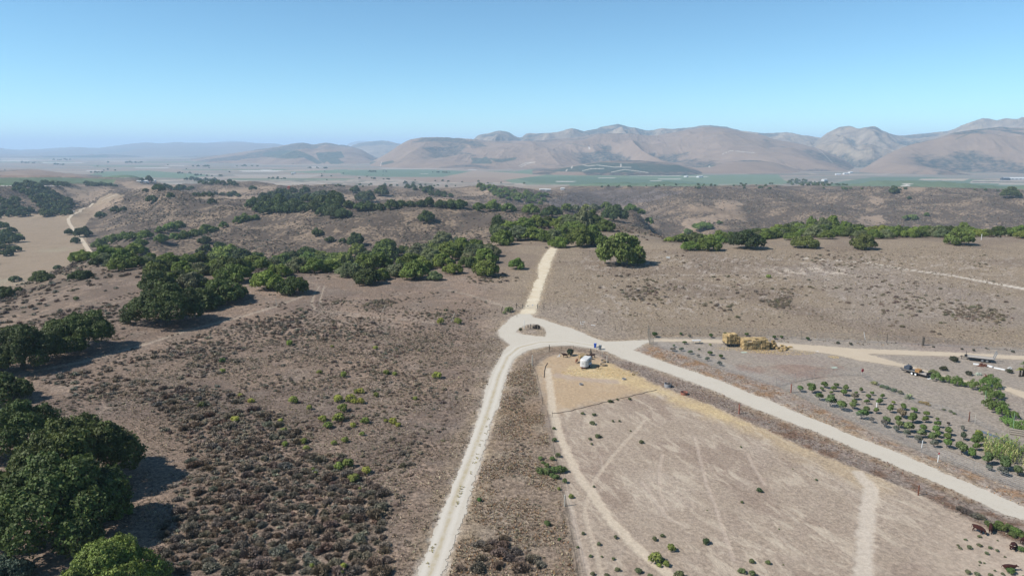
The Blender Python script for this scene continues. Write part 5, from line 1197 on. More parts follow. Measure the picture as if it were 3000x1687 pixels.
cow(1751, 1080, 'standing', 'black', .1, 'black calf standing in the shade right of the trailer', .5, False, 'calf', GT2)
# hay rack, tyre feeders, tubs
t = empty('hay_rack', gp(1706, 1051), .2); tag(t, 'yellow timber hay rack behind the white trailer', 'hay rack')
m = MB()
for x in (-.75, -.45, -.15, .15, .45, .75):
    for yy_ in (-.5, .5): m.tube([(x, yy_, 0), (x, yy_*1.15, 1.25)], .035, 5)
for yy_ in (-.53, .53): m.box((0, yy_, .35), (1.7, .04, .09)); m.box((0, yy_*1.07, 1.1), (1.75, .04, .09))
m.build('frame', M_straw, t); MB().box((0, 0, .5), (1.4, .8, .7)).build('hay', M_straw, t, bevel=.12)
def tub(name, u, v, r, h, mat, lab, cat, inner=M_black2, grp=None):
    t = empty(name, gp(u, v)); tag(t, lab, cat, grp)
    MB().lathe([(r*.92, 0), (r, h), (r*.92, h), (r*.84, .06)], n=18).build('wall', mat, t, smooth_=False)
    MB().lathe([(0.001, h*.5), (r*.86, h*.5)], n=18).build('contents', inner, t)
tub('tyre_feeder', 1770, 1060, .8, .45, M_wood, 'hay filled ring feeder by the fence post, the farther one', 'feeder', M_straw, 'ring feeders right of the trailer')
tub('tyre_feeder', 1767, 1070.5, .75, .4, M_wood, 'hay filled ring feeder nearest the shaded calf', 'feeder', M_straw, 'ring feeders right of the trailer')
tub('water_tub', 1956, 1133, .75, .75, M_tub, 'grey water tub with dead stalks by the paddock fence', 'tub')
tub('water_tub', 2004, 1155, .75, .55, M_terr, 'red-brown open tub by the paddock fence', 'tub')
tub('feed_tub', 1702, 1127, .42, .3, M_tub, 'low grey tub alone on the reddish dirt', 'tub')
tub('feed_tub', 1828, 1111.5, .45, .28, M_tub, 'low grey tub on the edge of the spilled straw', 'tub')
tub('old_tyre', 1856, 1097.5, .38, .14, M_rubber, 'old tyre lying near the fence on the straw', 'tyre', M_straw)
o = link('dead_stalks', TWG[0], None, gp(1960, 1132), 0, (.7, .7, 1.1)); o.color = (.2, .17, .15, 1); tag(o, 'dead stalks sprouting behind the grey water tub', 'shrub')
t = empty('bucket', gp(1639, 1043)); tag(t, 'small white bucket left of the horned cow', 'bucket'); MB().lathe([(.13, 0), (.17, .34), (.15, .34), (.12, .03)], n=12).build('wall', M_white, t); MB().tube([(-.16, 0, .33), (0, 0, .5), (.16, 0, .33)], .012).build('handle', M_steel, t)
tag(MB().box((0, 0, .03), (.7, .25, .05)).build('white_board', M_white, None, gp(1636, 1044.5), .3, bevel=.01), 'white board lying beside the white bucket', 'board')
m = MB(); m.lathe([(.30, 0), (.26, .4), (.2, .8), (.1, 1.3), (.01, 1.6)], n=9); tag(m.build('dark_stump', M_woodd, None, gp(1730.5, 1037)), 'dark pointed stump behind the cattle', 'stump')

# fences: posts as parts, wires as one part
def fence(name, lab, pts, posts, wires, h, pm, wm_, pr=.06, gap=None, mesh=False, cat='fence', every=None, grp=None, pn='post'):
    P = [gp(*q) for q in pts]; t = empty(name, P[0]); tag(t, lab, cat, grp); o = P[0]
    for q in posts:
        u, v = q[:2]; hh = q[2] if len(q) > 2 else h; rr = q[3] if len(q) > 3 else pr; mt = q[4] if len(q) > 4 else pm
        a = gp(u, v) - o; MB().tube([a-Vector((0, 0, .1)), a+Vector((0, 0, hh))], [rr, rr*.92], 7).build(pn, mt, t)
    dense = []
    for a, b in zip(P[:-1], P[1:]):
        n = max(1, int((b-a).length/(every or 4)))
        dense += [a.lerp(b, k/n) for k in range(n)]
    dense.append(P[-1]); dense = [Vector((q.x, q.y, float(Hxy(q.x, q.y))))-o for q in dense]
    if every:
        for q in dense: MB().tube([q-Vector((0, 0, .1)), q+Vector((0, 0, h+.05))], .025, 5).build('stake', M_black2 if not mesh else M_steel, t)
    w = MB()
    for z in wires: w.tube([q+Vector((0, 0, z)) for q in dense], .012, 3, False)
    if mesh:
        for a, b in zip(dense[:-1], dense[1:]):
            n = max(1, int((b-a).length/.33))
            for k in range(n):
                q = a.lerp(b, k/n); w.tube([q, q+Vector((0, 0, h))], .008, 3, False)
    w.build('mesh' if mesh else 'wires', wm_, t); return t
PR = [(1559,1071),(1578,1045),(1609,1028),(1645,1024.5),(1680,1025),(1764,1045),(1778,1063),(1847,1086),(1883,1102),(1921,1119),(2038,1159),(2081,1177),(2165,1212),(2300,1268),(2420,1330),(2560,1392),(2690,1450),(2800,1500),(2910,1550),(3010,1598)]
fence('wire_fence', 'post and wire fence between the paddock and the right road', PR,
      [(1559.5,1071,2.6,.14,M_pale),(1609,1028,1.6,.1,M_woodd),(1764,1045,1.3,.09,M_pale),(1778,1063,1.75,.11,M_pale),(2165,1212,1.9,.14,M_terr),(2690,1450,1.6,.1,M_rust),(1645,1024.5,1.1,.03),(1680,1025,1.2,.03),(1847,1086,1.2,.03),(1883,1102,1.2,.03),(1921,1119,1.2,.03),(2038,1159,1.2,.03),(2081,1177,1.2,.03),(2240,1243,1.1,.03),(2300,1268,1.1,.03),(2420,1330,1.1,.03),(2560,1392,1.1,.03),(2800,1500,1.1,.03),(2910,1550,1.1,.03)],
      (.4, .75, 1.1), 1.2, M_woodd, M_black2)
fence('wire_fence', 'post and wire fence down the left side of the paddock', [(1559,1071),(1574,1110),(1590,1185),(1605,1222),(1625,1330),(1654,1482),(1675,1580),(1692,1687),(1705,1760)],
      [(1654,1482,1.75,.10,M_pale),(1590,1185,1.6,.045),(1603,1222,1.2,.03),(1618,1222,1.2,.03),(1625,1330,1.1,.03),(1640,1405,1.1,.03),(1675,1580,1.1,.03),(1574,1110,1.1,.03),(1690,1675,1.1,.03)], (.4, .75, 1.1), 1.2, M_woodd, M_black2)
fence('wire_fence', 'sparse old wire fence left of the left road', [(1472,912),(1440,985),(1357,1132),(1264,1300),(1174,1479),(1118,1563),(1085,1617),(1040,1700)],
      [(1469,917,1.5,.08),(1472,910,1.4,.08),(1357,1132,1.35,.07),(1174,1479,1.3,.07),(1264,1300,1.1,.03),(1118,1563,1.2,.03),(1085,1617,1.2,.03)], (.5, 1.0), 1.2, M_woodd, M_black2)
fence('mesh_fence', 'tall deer mesh fence along the far side of the farm track', [(1903,980),(2040,980),(2182,983),(2287,988),(2393,997),(2540,1003),(2682,1009),(2850,1019),(3000,1030),(3200,1044)],
      [(1900,996,3.2,.12,M_wood),(1898,984,3.0,.12,M_wood),(2346,994,2.3,.13,M_wood),(2598,1005,2.6,.07,M_woodd)], (.1,.4,.7,1.0,1.3,1.6,1.9,2.2), 2.2, M_wood, M_steel, mesh=True, every=9)
fence('mesh_fence', 'tall mesh fence between the right road and the yard', [(1904,1010),(2017,1045),(2111,1083),(2205,1113),(2273,1132),(2330,1155),(2420,1200),(2520,1240),(2620,1285),(2700,1325),(2850,1385),(3000,1440),(3120,1490)],
      [(2317,1150,1.9,.13,M_terr)], (.1,.4,.7,1.0,1.3,1.6,1.9), 1.9, M_wood, M_steel, mesh=True, every=8)
fence('mesh_fence', 'short mesh fence crossing from the road fence to the red sign', [(2273,1132),(2330,1117),(2385,1107),(2440,1101),(2520,1100)], [], (.1,.4,.7,1.0,1.3,1.6,1.9), 1.9, M_wood, M_steel, mesh=True, every=7)
fence('mesh_fence', 'low mesh fence through the middle of the garden', [(2525,1103),(2555,1122),(2610,1150),(2690,1185),(2760,1203),(2800,1215),(2840,1234),(2900,1262),(3000,1310),(3100,1350)],
      [(2838,1234,1.9,.09,M_rust),(2856,1240,1.8,.06,M_pale)], (.1,.4,.7,1.0), 1.1, M_wood, M_steel, mesh=True, every=8)
fence('wire_fence', 'stub of post and wire fence left of the yard gate', [(1803,968),(1822,968),(1880,972),(1898,976)], [(1803.5,968,1.3,.07),(1822,968,1.4,.08)], (.4,.8,1.2), 1.3, M_woodd, M_black2)
# yard gate
a = gp(1903, 1008); t = empty('metal_gate', a, .9); tag(t, 'open arched metal gate with upright bars at the yard entrance', 'gate')
MB().tube([(0, 0, -.1), (0, 0, 3.0)], .13, 8).build('post', M_wood, t)
m = MB(); W_g = 2.2
m.tube([(.1, 0, .15), (W_g, 0, .15)], .03); m.tube([(.1+(W_g-.1)*k/8, 0, 1.9-.5*math.sin(math.pi*k/8*.5)) for k in range(9)], .03); m.tube([(.1,0,.15),(.1,0,1.9)], .03); m.tube([(W_g,0,.15),(W_g,0,1.4)], .03); m.build('frame', M_black, t)
for k in range(1, 8): x = .1+(W_g-.1)*k/8; MB().tube([(x, 0, .15), (x, 0, 1.9-.5*math.sin(math.pi*k/8*.5))], .018, 5).build('bar', M_black, t)
# upper gate across the sandy road
a = gp(1530, 903.5); b = gp(1575, 903.5); t = empty('pipe_gate', a, yaw(a, b)); tag(t, 'long thin pipe gate closed across the sandy road', 'gate'); L_ = (b-a).length
MB().tube([(0, 0, -.1), (0, 0, 1.5)], .09).build('post', M_woodd, t); MB().tube([(L_, 0, -.1), (L_, 0, 1.5)], .09).build('post', M_woodd, t)
m = MB()
for z in (.15, .5, .85, 1.2): m.tube([(.1, 0, z), (L_-.1, 0, z)], .022, 5)
for x in (.1, L_*.5, L_-.1): m.tube([(x, 0, .15), (x, 0, 1.2)], .022, 5)
m.build('panel', M_steel, t); MB().box((L_*.68, -.04, 1.1), (.45, .02, .4)).build('sign_plate', M_white, t); MB().box((L_*.37, -.04, .85), (.3, .02, .3)).build('sign_plate', M_navy, t)
a = gp(1513, 902.5); t = empty('brace_post', a); tag(t, 'dark timber brace post with a slanting strut left of the gate', 'post'); MB().tube([(0,0,-.1),(0,0,1.7)], .11).build('post', M_woodd, t); MB().tube([(.05,0,1.2),(1.3,0,.0)], .07).build('strut', M_woodd, t)
for k, (u, v, h_, r_, mt, lab) in enumerate([(1593,906,1.8,.08,M_woodd,'dark fence post just right of the pipe gate'), (1582,904,1.4,.05,M_woodd,'thin dark post at the right end of the pipe gate'),
    (1535.6,964,2.5,.07,M_white,'tall white post on the turnaround island'), (1547,959,.75,.12,M_black,'short black post on the turnaround island'), (1554.5,964,1.5,.09,M_woodd,'dark wooden post by the dead bush on the island'),
    (1575,966,1.4,.07,M_wood,'grey stub post inside the dead bush on the island'), (1592,975,1.3,.04,M_wood,'thin grey stake at the right end of the island'),
    (1503,928,.7,.05,M_woodd,'left one of two short stakes above the turnaround'), (1514.5,929,.7,.05,M_woodd,'right one of two short stakes above the turnaround'),
    (2703.5,1012,2.2,.30,M_woodd,'dark narrow cypress on the upper right fence line'),  # small dark cypress, simplified to a plain tapered column
    (2568,1192,.9,.10,M_white,'small white stake among the orchard trees'), (2874.6,703,3.2,.14,M_white,'white pole on the brow at the upper right')]):
    tag(MB().tube([(0,0,-.1),(0,0,h_)], [r_, r_*.9], 8).build('post', mt, None, gp(u, v)), lab, 'post')
def stick(name, base, top, r, mat, lab, cat='pole'):
    a = gp(*base); s = float(slope_v(top[1])); t_ = float(tan_u(*top)); z = CAM_H+s*a.y; x = t_*a.y
    tag(MB().tube([(0,0,-.1), (x-a.x, 0, z-a.z)], [r, r*.8], 7).build(name, mat, None, a), lab, cat, None)
stick('pole', (810,895), (807,866), .075, M_pale, 'pale upright pole by the vehicle track, leftmost of three')
stick('pole', (1119,915), (1129,892), .075, M_pale, 'pale leaning pole behind the vehicle track, middle of three')
stick('pole', (1322,944), (1332,917), .08, M_pale, 'pale leaning pole between two green bushes, rightmost of three')
stick('pole', (2535.6,996), (2531,973), .08, M_white, 'white leaning pole behind the upper right mesh fence')
stick('green_pole', (2886,1188), (2889,1143), .06, M_green, 'tall pale green pole before the largest feathery tree')
stick('green_pole', (2967,1263), (2973,1209), .06, M_green, 'tall pale green pole nearer the right edge')
stick('marker', (2700,1311), (2704,1289), .07, M_white, 'white leaning marker on the verge below the orchard', 'marker')
a = gp(2747, 1353); t = empty('marker', a); tag(t, 'white marker with an orange-red flag beside the right road', 'marker'); MB().tube([(0,0,-.1),(.03,0,1.15)], .07).build('stake', M_white, t); MB().box((.06, 0, 1.5), (.22, .02, .28)).build('flag', M_red, t); MB().tube([(.03,0,1.1),(.03,0,1.65)], .012).build('wire', M_steel, t)
a = gp(2525, 1104); t = empty('road_sign', a, .45); tag(t, 'round bright red sign on a post at the fence corner', 'sign'); MB().tube([(0,0,-.1),(0,0,1.9)], .04).build('post', M_steel, t)
MB().lathe([(.001,-.06),(.42,-.06),(.42,-.03),(.001,-.03)], (0, 0, 1.55), 8, 'y').build('sign_face', M_red, t)
o = link('dead_bush', TWG[2], None, gp(1572, 963), .4, (1.15, .7, 1.5)); o.color = (.17,.14,.12,1); tag(o, 'leafless dark bush on the turnaround island', 'shrub')
o = link('dead_bush', TWG[3], None, gp(1525, 968), .4, (.5, .4, 1.0)); o.color = (.22,.2,.1,1); tag(o, 'small yellowish weed at the left tip of the island', 'weed')
m = MB(); m.tube([(0,0,0),(0,0,.9)], .05); m.tube([(0,0,.05),(.9,-.1,.05)], .05); tag(m.build('pipe_scrap', M_white, None, gp(1701, 950)), 'white bent pipe scrap beside the road above the loop', 'pipe')
tag(MB().box((0,0,.04),(1.1,.22,.07)).build('white_board', M_white, None, gp(1710, 943), .5, bevel=.01), 'white board in the grass above the loop', 'board')
tag(MB().box((0,0,.04),(1.3,.25,.07)).build('white_board', M_white, None, gp(1738, 953), -.5, bevel=.01), 'white plank in the grass right of the bent pipe', 'board')
# hose
m = MB(); P = [gp(*q) for q in [(1617,1212),(1660,1206),(1700,1196),(1745,1185),(1790,1174),(1850,1160),(1895,1149),(1927,1141)]]; pts = []
for a, b in zip(P[:-1], P[1:]):
    for k in range(8): q = a.lerp(b, k/8); pts.append(q+Vector((.12*math.sin(len(pts)*1.3), .12*math.cos(len(pts)*.9), .06)))
m.tube([q-pts[0] for q in pts], .045, 5); tag(m.build('hose', M_black2, None, pts[0]), 'dark hose line crossing the paddock', 'hose')
m = MB(); P = [gp(*q)+Vector((0,0,.06)) for q in [(1604,1064),(1598,1074),(1595,1088),(1594,1106)]]; m.tube([q-P[0] for q in P], .07, 5); tag(m.build('hose', M_black2, None, P[0]), 'short curved dark hose near the paddock corner', 'hose')

# straw bales, every one of them
def balemesh(seed):
    m = MB(); m.box((0, 0, .25), (1.0, .48, .44)); me = m.mesh('straw_bale', M_straw, bevel=.04)
    r = random.Random(seed)
    for v in me.vertices: v.co += Vector((r.uniform(-.03,.03), r.uniform(-.02,.02), r.uniform(-.02,.02)))
    return me
BALE = [balemesh(s) for s in range(5)]
def bale(p, rz, lab, grp, tilt=(0, 0)):
    o = link('straw_bale', random.choice(BALE), None, p); o.rotation_euler = (tilt[0], tilt[1], rz+random.uniform(-.06, .06)); tag(o, lab, 'straw bale', grp); return o
base = gp(2177, 1025); rz0 = .04; R0 = Matrix.Rotation(rz0, 3, 'Z')
for lev in range(5):
    nx = 6 if lev < 4 else 6
    for ix in range(nx):
        for iy in range(6):
            front, left, rightside, top = iy == 0, ix == 0, ix == nx-1, lev == 4
            if not (front or left or rightside or top): continue
            if lev == 4 and ((ix > 4 and iy < 2) or random.random() < .08): continue
            off = .5 if lev % 2 else 0
            q = Vector((ix*1.12+.55+off*.15+random.uniform(-.06,.06), iy*.55+.27+random.uniform(-.16,.14), lev*.5+.0))
            bale(base+R0@q, rz0, 'straw bale %s from left, %s row back, %s course up, big stack' % (ordw(ix), ordw(iy), ordw(lev)), 'bales of the big straw stack')
b2 = gp(2127, 1017); pl = empty('bale_platform', b2, .05); tag(pl, 'low dark timber platform on legs under the left straw stack', 'platform')
for x in (.2, 1.3, 2.3, 3.4):
    for yy_ in (.2, 2.6): MB().tube([(x, yy_, -.1), (x, yy_, .75)], .07).build('leg', M_wood, pl)
MB().box((1.8, 1.4, .78), (3.8, 3.0, .1)).build('deck', M_woodd, pl)
for lev in range(5):
    w_ = (6, 6, 6, 6, 4)[lev]; s0 = (0, 0, 0, 0, .6)[lev]
    for ix in range(w_):
        for iy in range(3 if lev < 4 else 2):
            if not (iy == 0 or ix in (0, w_-1) or lev >= 3): continue
            bale(b2+Matrix.Rotation(.05, 3, 'Z')@Vector((.3+s0+ix*.58+random.uniform(-.04,.04), .55+iy*1.08+random.uniform(-.08,.08), .84+lev*.5)), 1.62, 'straw bale %s from left, %s row back, %s course up, platform stack' % (ordw(ix), ordw(iy), ordw(lev)), 'bales of the platform stack')
b3 = gp(2256, 1021)
for (x, y, z, r_, tx) in [(.5,.3,0,.1,0),(.5,.9,0,.1,0),(.6,.4,.5,.2,0),(.4,1.0,.5,1.5,0),(1.6,.2,0,1.4,0),(1.7,.9,0,.3,0),(1.3,.3,.5,.5,.1),(1.4,.9,.5,.2,0),(1.0,.5,1.0,.3,.15),(.5,.6,1.0,.1,0),(1.5,.8,1.0,1.2,.1),(.9,.8,1.5,.6,.1)]:
    k3 = k3+1 if 'k3' in globals() else 0
    bale(b3+Vector((x, y, z)), r_, '%s straw bale %s in the stepped heap right of big stack' % (('bottom layer', 'second layer', 'third layer', 'topmost')[int(z*2)], ('at its front left','at its rear left','front left','rear left','at its front right','at its rear right','front right','rear right','at the left','leaning at the rear','at the right','crowning it')[k3]), 'bales of the stepped heap', (tx, tx))
for (u, v, z, r_, tx) in [(2280,1022,0,.4,0),(2287,1026,0,1.2,.2),(2294,1022,0,-.3,0),(2301,1026,0,.7,.25),(2290,1018,.3,.2,.3),(2306,1021,0,1.9,0),(2298,1023,.45,.9,.5),(2315,1019,0,.1,.1),(2286,1029,0,-.5,0)]:
    bale(gp(u, v)+Vector((0, 0, z)), r_, 'fallen straw bale, %s from left among those strewn right of the stacks' % ordw(sorted([2280,2287,2294,2301,2290,2306,2298,2315,2286]).index(u)), 'fallen bales at the stack end', (tx, tx*.5))
def spill(u, v, rx, ry, n, lab):
    r = random.Random(int(u)); its = []
    o = gp(u, v)
    for k in range(n):
        a = r.random()*6.28; d = math.sqrt(r.random()); x = o.x+math.cos(a)*d*rx; y = o.y+math.sin(a)*d*ry; s = r.uniform(.08, .2)
        its.append((g1[k % 4], (x, y, float(Hxy(x, y))-.02), (s, s, s*.5), r.random()*6, jitcol((.62,.46,.22), .2)))
    merged('loose_straw', its, M_twigs, lab)
spill(2300, 1030, 8, 3.0, 1100, 'loose yellow straw spilled around the fallen bales')
spill(2215, 1029, 5, 1.6, 500, 'loose yellow straw at the foot of the big stack')
spill(2140, 1021, 4, 1.5, 250, 'loose yellow straw below the platform stack')
spill(1760, 1092, 9, 3.5, 1500, 'loose yellow straw trodden into the paddock by the trailer')
spill(2443, 1046, 1.3, 1.1, 160, 'small pile of yellow straw beside the farm track')
m = MB(); r = random.Random(2)
t = empty('table', gp(2040, 1006), .1); tag(t, 'small low grey-white table beside the farm track', 'table'); MB().box((0, 0, .85), (2.2, 1.1, .08)).build('top', M_roofw, t)
for x in (-1, 1):
    for yy_ in (-.45, .45): MB().tube([(x, yy_, 0), (x, yy_, .82)], .05).build('leg', M_steel, t)
for u, v, w, l, mt, lab in [(2180,1032,1.5,.9,M_mat,'pale green sheet on the ground before the big stack'),(2723,1109,1.0,.6,M_white,'white sheet on the ground behind the car trailer'),(2394,1030,.8,.5,M_white,'small white sheet at the edge of the farm track'),(2445,1077,1.4,.9,M_mat,'pale greenish scrap on the grey yard')]:
    tag(MB().box((0, 0, .03), (w, l, .04)).build('ground_sheet', mt, None, gp(u, v), .3, bevel=.01), lab, 'sheet')

# the two low trailers
def wheel(t, x, y, r, rim, name='wheel'):
    w = MB().lathe([(.001,-.11),(r*.6,-.11),(r*.97,-.10),(r,0),(r*.97,.10),(r*.6,.11),(.001,.11)], (x, y, r), 18, 'y').build(name, M_rubber, t)
    MB().lathe([(.001,-.125),(r*.62,-.125),(r*.62,.125),(.001,.125)], (x, y, r), 12, 'y').build('rim', rim, w)
a, b = gp(2636, 1083), gp(2722, 1107); t = empty('car_trailer', a, yaw(a, b)); L_ = (b-a).length; tag(t, 'long low black trailer with white wheels loaded with machinery', 'trailer')
MB().box((1.2+(L_-1.2)/2, 0, .62), (L_-1.2, 2.0, .1)).build('deck', M_deck, t)
m = MB()
for s in (-1, 1): m.box((1.2+(L_-1.2)/2, s*1.02, .62), (L_-1.2, .06, .2)); m.tube([(0, 0, .5), (1.3, s*.8, .58)], .05)
m.build('side_rail', M_black, t); MB().box((L_-.1, 0, .95), (.08, 2.0, .65)).build('ramp', M_black, t, bevel=.01)
for s in (-1, 1):
    for k in (0, 1): wheel(t, L_*.52+k*.85, s*1.13, .36, M_white)
    MB().box((L_*.52+.42, s*1.14, .78), (1.75, .26, .04)).build('fender', M_black, t)
MB().tube([(.4,0,0),(.4,0,.9)], .04).build('jack', M_steel, t)
m = MB(); m.box((0,0,.4),(1.3,1.3,.7)); m.box((.1,0,.85),(.8,.9,.25)); m.tube([(-.2,.3,.9),(-.2,.3,1.3)], .05); tag(m.build('winch_machine', M_navy, None, t.matrix_basis @ Vector((1.9,0,.68)), yaw(a, b), bevel=.04), 'dark blue machine at the front of the car trailer', 'machine')
m = MB(); m.box((0,0,.32),(1.0,1.1,.6)); m.box((.0,0,.66),(1.1,1.2,.08)); tag(m.build('orange_crate', M_orange, None, t.matrix_basis @ Vector((4.3,-.1,.68)), yaw(a, b), bevel=.02), 'orange-brown crate in the middle of the car trailer', 'crate')
m = MB(); m.tube([(0,-.3,.1),(1.6,-.1,.25)], .09); m.tube([(0,.3,.1),(1.5,.35,.3)], .09); m.box((.7,0,.2),(.5,.6,.25)); tag(m.build('machine_arm', M_navy, None, t.matrix_basis @ Vector((2.7,.1,.68)), yaw(a, b)), 'dark bars of an attachment lying on the car trailer', 'machine part')
a, b = gp(2811, 1050), gp(2909, 1061); t = empty('flatbed_trailer', a, yaw(a, b)); L_ = (b-a).length; tag(t, 'empty flatbed trailer with pale deck and raised ramps', 'trailer')
MB().box((1.4+(L_-1.4)/2, 0, .85), (L_-1.4, 2.3, .1)).build('deck', M_deck, t)
m = MB()
for s in (-1, 1): m.box((1.4+(L_-1.4)/2, s*1.17, .8), (L_-1.4, .06, .24)); m.tube([(0, 0, .6), (1.5, s*.9, .75)], .06)
m.build('side_rail', M_black, t)
for s in (-1, 1):
    for k in (0, 1): wheel(t, L_*.66+k*.95, s*1.1, .42, M_steel)
    r_ = MB(); r_.tube([(L_, s*.95, .85), (L_+.55, s*.95, 2.6)], .05); r_.tube([(L_, s*.5, .85), (L_+.55, s*.5, 2.6)], .05)
    for k in range(6): r_.tube([(L_+.09*(k+.5), s*.5, .85+.29*(k+.5)), (L_+.09*(k+.5), s*.95, .85+.29*(k+.5))], .03)
    r_.build('ramp', M_steel, t)
m = MB(); m.box((1.2, 0, .95), (.5, .6, .5)); m.tube([(1.3, .4, .9), (1.3, .4, 2.0)], .04); m.tube([(1.3, -.4, .9), (1.3, -.4, 1.6)], .04); m.build('tool_box', M_black, t); MB().tube([(.4,0,0),(.4,0,1.0)], .05).build('jack', M_black, t)
def beam(pa, pb, w, h, mat, name, lab, cat):
    a, b = gp(*pa), gp(*pb); L = (b-a).length; tag(MB().box((L/2, 0, h/2+.05), (L, w, h)).build(name, mat, None, a, yaw(a, b), bevel=.02), lab, cat)
beam((2851,1068),(2871,1070.5), .5, .3, M_white, 'long_board', 'short white board left of the rusty frame', 'board')
beam((2887,1072),(2908,1077), .5, .3, M_white, 'long_board', 'white board just right of the rusty frame', 'board')
beam((2912,1079),(2944,1085), .45, .25, M_white, 'long_board', 'longest white board, reaching the dark shrub', 'board')
def junk(u, v, s, mat, seed, name, lab, cat):
    r = random.Random(seed); m = MB()
    for k in range(9):
        a = Vector((r.uniform(-s, s), r.uniform(-s, s)*.6, 0)); b = Vector((r.uniform(-s, s), r.uniform(-s, s)*.6, r.uniform(.3, .9)*s)); m.tube([a, b], .05*s+.02, 5)
    for k in range(3): m.box((r.uniform(-s,s)*.6, r.uniform(-s,s)*.4, r.uniform(.15,.5)*s), (s*.6, s*.5, .06), (r.random(), r.random(), r.random()))
    m.lathe([(.3*s,-.05),(.38*s,-.05),(.38*s,.05),(.3*s,.05)], (0, 0, .38*s), 12, 'y'); tag(m.build(name, mat, None, gp(u, v)), lab, cat)
junk(2878, 1073, 1.1, M_rust, 1, 'farm_implement', 'rusty red farm implement between the white boards', 'implement')
junk(2892, 1108, 1.0, M_rust, 2, 'rusty_scrap', 'low rusty scrap heap below the white boards', 'scrap')
junk(2866, 1099, .8, M_mat, 3, 'scrap_sheeting', 'pale blue-green torn sheeting by the dark shrub', 'scrap')
junk(2958, 1083, .8, M_roofw, 4, 'scrap_sheeting', 'pale scrap beside the palms at the right edge', 'scrap')
junk(1957, 757, 1.1, M_white, 5, 'white_debris', 'white pile of debris on the field right of the big oak', 'debris')
t = empty('log_pile', gp(2989, 1276), -.5); tag(t, 'stack of pale timber at the right edge', 'log pile', None)
for k, (x, z) in enumerate([(0,.18),(.38,.18),(.76,.18),(1.14,.18),(.19,.5),(.57,.5),(.95,.5),(.38,.82)]): MB().tube([(-1.6, x, z), (1.6, x, z)], .18, 8).build('log', M_wood, t)
m = MB(); P = [gp(2870,1262),gp(2920,1280),gp(2960,1300),gp(3000,1322)]
for i in range(3): L = (P[i+1]-P[i]).length; c = (P[i]+P[i+1])/2-P[0]; m.box((c.x, c.y, c.z+.04), (L, .9, .03), (0, 0, yaw(P[i], P[i+1])))
tag(m.build('ground_fabric', M_gryp, None, P[0]), 'blue-grey ground fabric strip along the garden fence', 'fabric')

# far buildings
def house(u, v, w, d, h, rh, wall, roof, lab, rz=0, ymin=1200, name='house', win=3, cat='house', grp=None):
    t = empty(name, gp(u, v, ymin), rz); tag(t, lab, cat, grp)
    MB().box((0, 0, h/2-.3), (w, d, h+.6)).build('wall', wall, t)
    m = MB(); e = .5; m.add([(-w/2-e,-d/2-e,h),(w/2+e,-d/2-e,h),(w/2+e,d/2+e,h),(-w/2-e,d/2+e,h),(-w/2-e,0,h+rh),(w/2+e,0,h+rh)], [(0,1,5,4),(2,3,4,5),(1,2,5),(3,0,4),(3,2,1,0)]); m.build('roof', roof, t)
    for k in range(win): MB().box((-w/2+w*(k+.7)/(win+.4), -d/2-.03, h*.55), (w*.09, .08, h*.35)).build('window', M_win, t)
    MB().box((w*.42, -d/2-.04, h*.36), (w*.07, .08, h*.72)).build('door', M_win, t)
hg = 'farm buildings on the middle ridge'
house(424, 535, 18, 9, 4, 2.5, M_white, M_roofw, 'white farmhouse under the tall trees on the middle ridge', .1, grp=hg)
house(408, 534, 12, 7, 3.5, 1.5, M_wall, M_roofw, 'small pale shed left of the white farmhouse', 0, grp=hg)
house(449, 533, 13, 8, 3.5, 2, M_white, M_roofw, 'pale outbuilding right of the white farmhouse', 0, grp=hg)
house(437, 536, 9, 6, 3, 1.5, M_wall, M_rroof, 'low brown-roofed shed beside the white farmhouse', .3, grp=hg)
house(208, 623.5, 11, 4, 2.4, .7, M_white, M_roofw, 'white trailer home at the edge of the valley trees', .1, 900, 'shed', 2, 'shed')
for k, (u, w, lab) in enumerate([(545,5,'left one of two white tanks behind the farmhouse'),(578,6,'right one of two white tanks behind the farmhouse'),(583,5,'white tank touching the right tank')]):
    t = empty('water_tank', gp(u, 527, 1500)); tag(t, lab, 'tank'); MB().lathe([(w/2,-.3),(w/2,5),(w*.1,6.2),(.01,6.3)], n=14).build('shell', M_white, t)
t = empty('water_tower', gp(847, 558, 1300)); tag(t, 'square red water tower on the middle hills', 'tower'); MB().box((0,0,6.2),(6,6,5)).build('tank', M_tank, t, bevel=.2)
for x in (-2.5, 2.5):
    for y in (-2.5, 2.5): MB().tube([(x*1.1,y*1.1,-.5),(x,y,4)], .3).build('leg', M_tank, t)
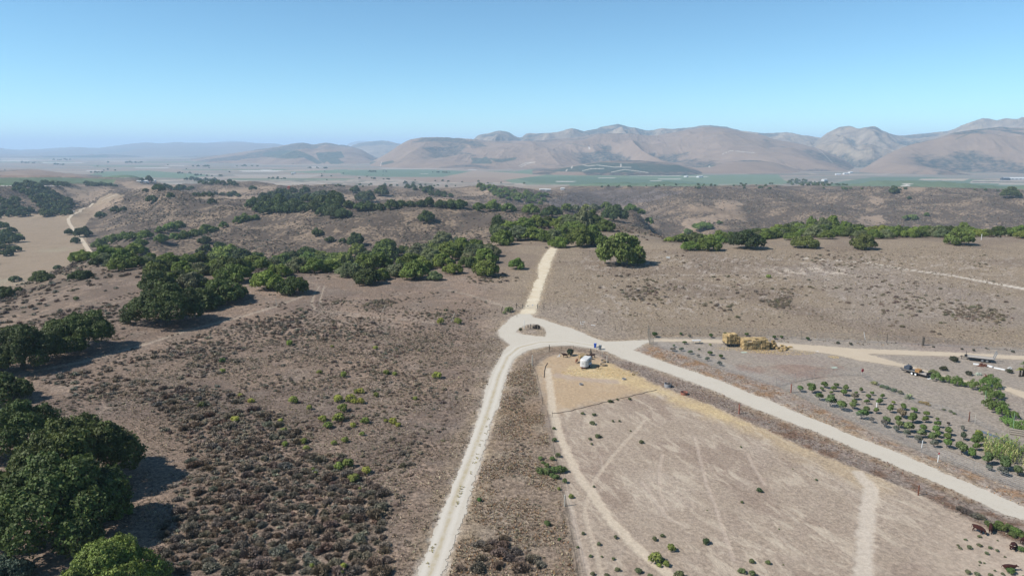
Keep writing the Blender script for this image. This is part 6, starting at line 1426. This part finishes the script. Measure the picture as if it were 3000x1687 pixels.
m = MB(); m.add([(-3.3,-3.3,8.7),(3.3,-3.3,8.7),(3.3,3.3,8.7),(-3.3,3.3,8.7),(0,0,10.4)], [(3,2,1,0),(0,1,4),(1,2,4),(2,3,4),(3,0,4)]); m.build('roof', M_tank, t)
house(1592, 559, 22, 9, 3.5, 2, M_wall, M_roofw, 'long cream farm building at the ravine mouth', .1, grp=None)
house(1606, 560, 12, 8, 3.5, 2, M_wall, M_roofw, 'smaller cream building right of the long farm building', .1)
house(1648, 556, 10, 8, 3.5, 2, M_white, M_roofw, 'small white house beside trees right of the ravine', 0)
house(2972, 527, 95, 26, 6, 5, M_white, M_roofw, 'long white roofed barn on the plain at the right edge', 0, 2600, 'barn', 5, 'barn')
house(2945, 527.5, 30, 22, 6, 4, M_navy, M_navy, 'dark shed at the left end of the long barn', 0, 2600, 'shed', 2, 'shed')
for k, (u, v, w, lab) in enumerate([(2455,513,26,'left one of the white houses in the canyon mouth'),(2478,511,30,'middle white house in the canyon mouth'),(2492,507,22,'right one of the white houses in the canyon mouth'),(2415,530,24,'pale house on the plain below the canyon'),(2050,520,40,'long white shed in the green fields'),(2010,519,26,'pale shed left of the long white shed'),(1845,486,22,'tiny pale winery building on the vineyard slope'),(860,509,30,'small white barn on the left plain')]):
    house(u, v, w, 14, 5, 3, M_white, M_roofw, lab, .2*k, 2600, win=2)
# ------------------------------------------------------------------ the air
hm = bpy.data.materials.new('haze'); hm.use_nodes = True
nd = hm.node_tree.nodes; lk = hm.node_tree.links; nd.remove(nd['Principled BSDF'])
pv_ = nd.new('ShaderNodeVolumePrincipled'); pv_.inputs['Color'].default_value = (.57, .78, 1.0, 1); pv_.inputs['Density'].default_value = HAZE
pv_.inputs['Anisotropy'].default_value = 0.0
lk.new(pv_.outputs[0], nd['Material Output'].inputs['Volume'])
bx = MB().box((0, 26000, 0), (62000, 56000, 2)); 
zt = 460.0; zb = PLAIN-75
vb = MB().box((0, 31000, (zt+zb)/2), (160000, 66000, zt-zb))
tag(vb.build('haze', hm), 'thin blue summer haze filling the valley air', None, None, 'stuff')
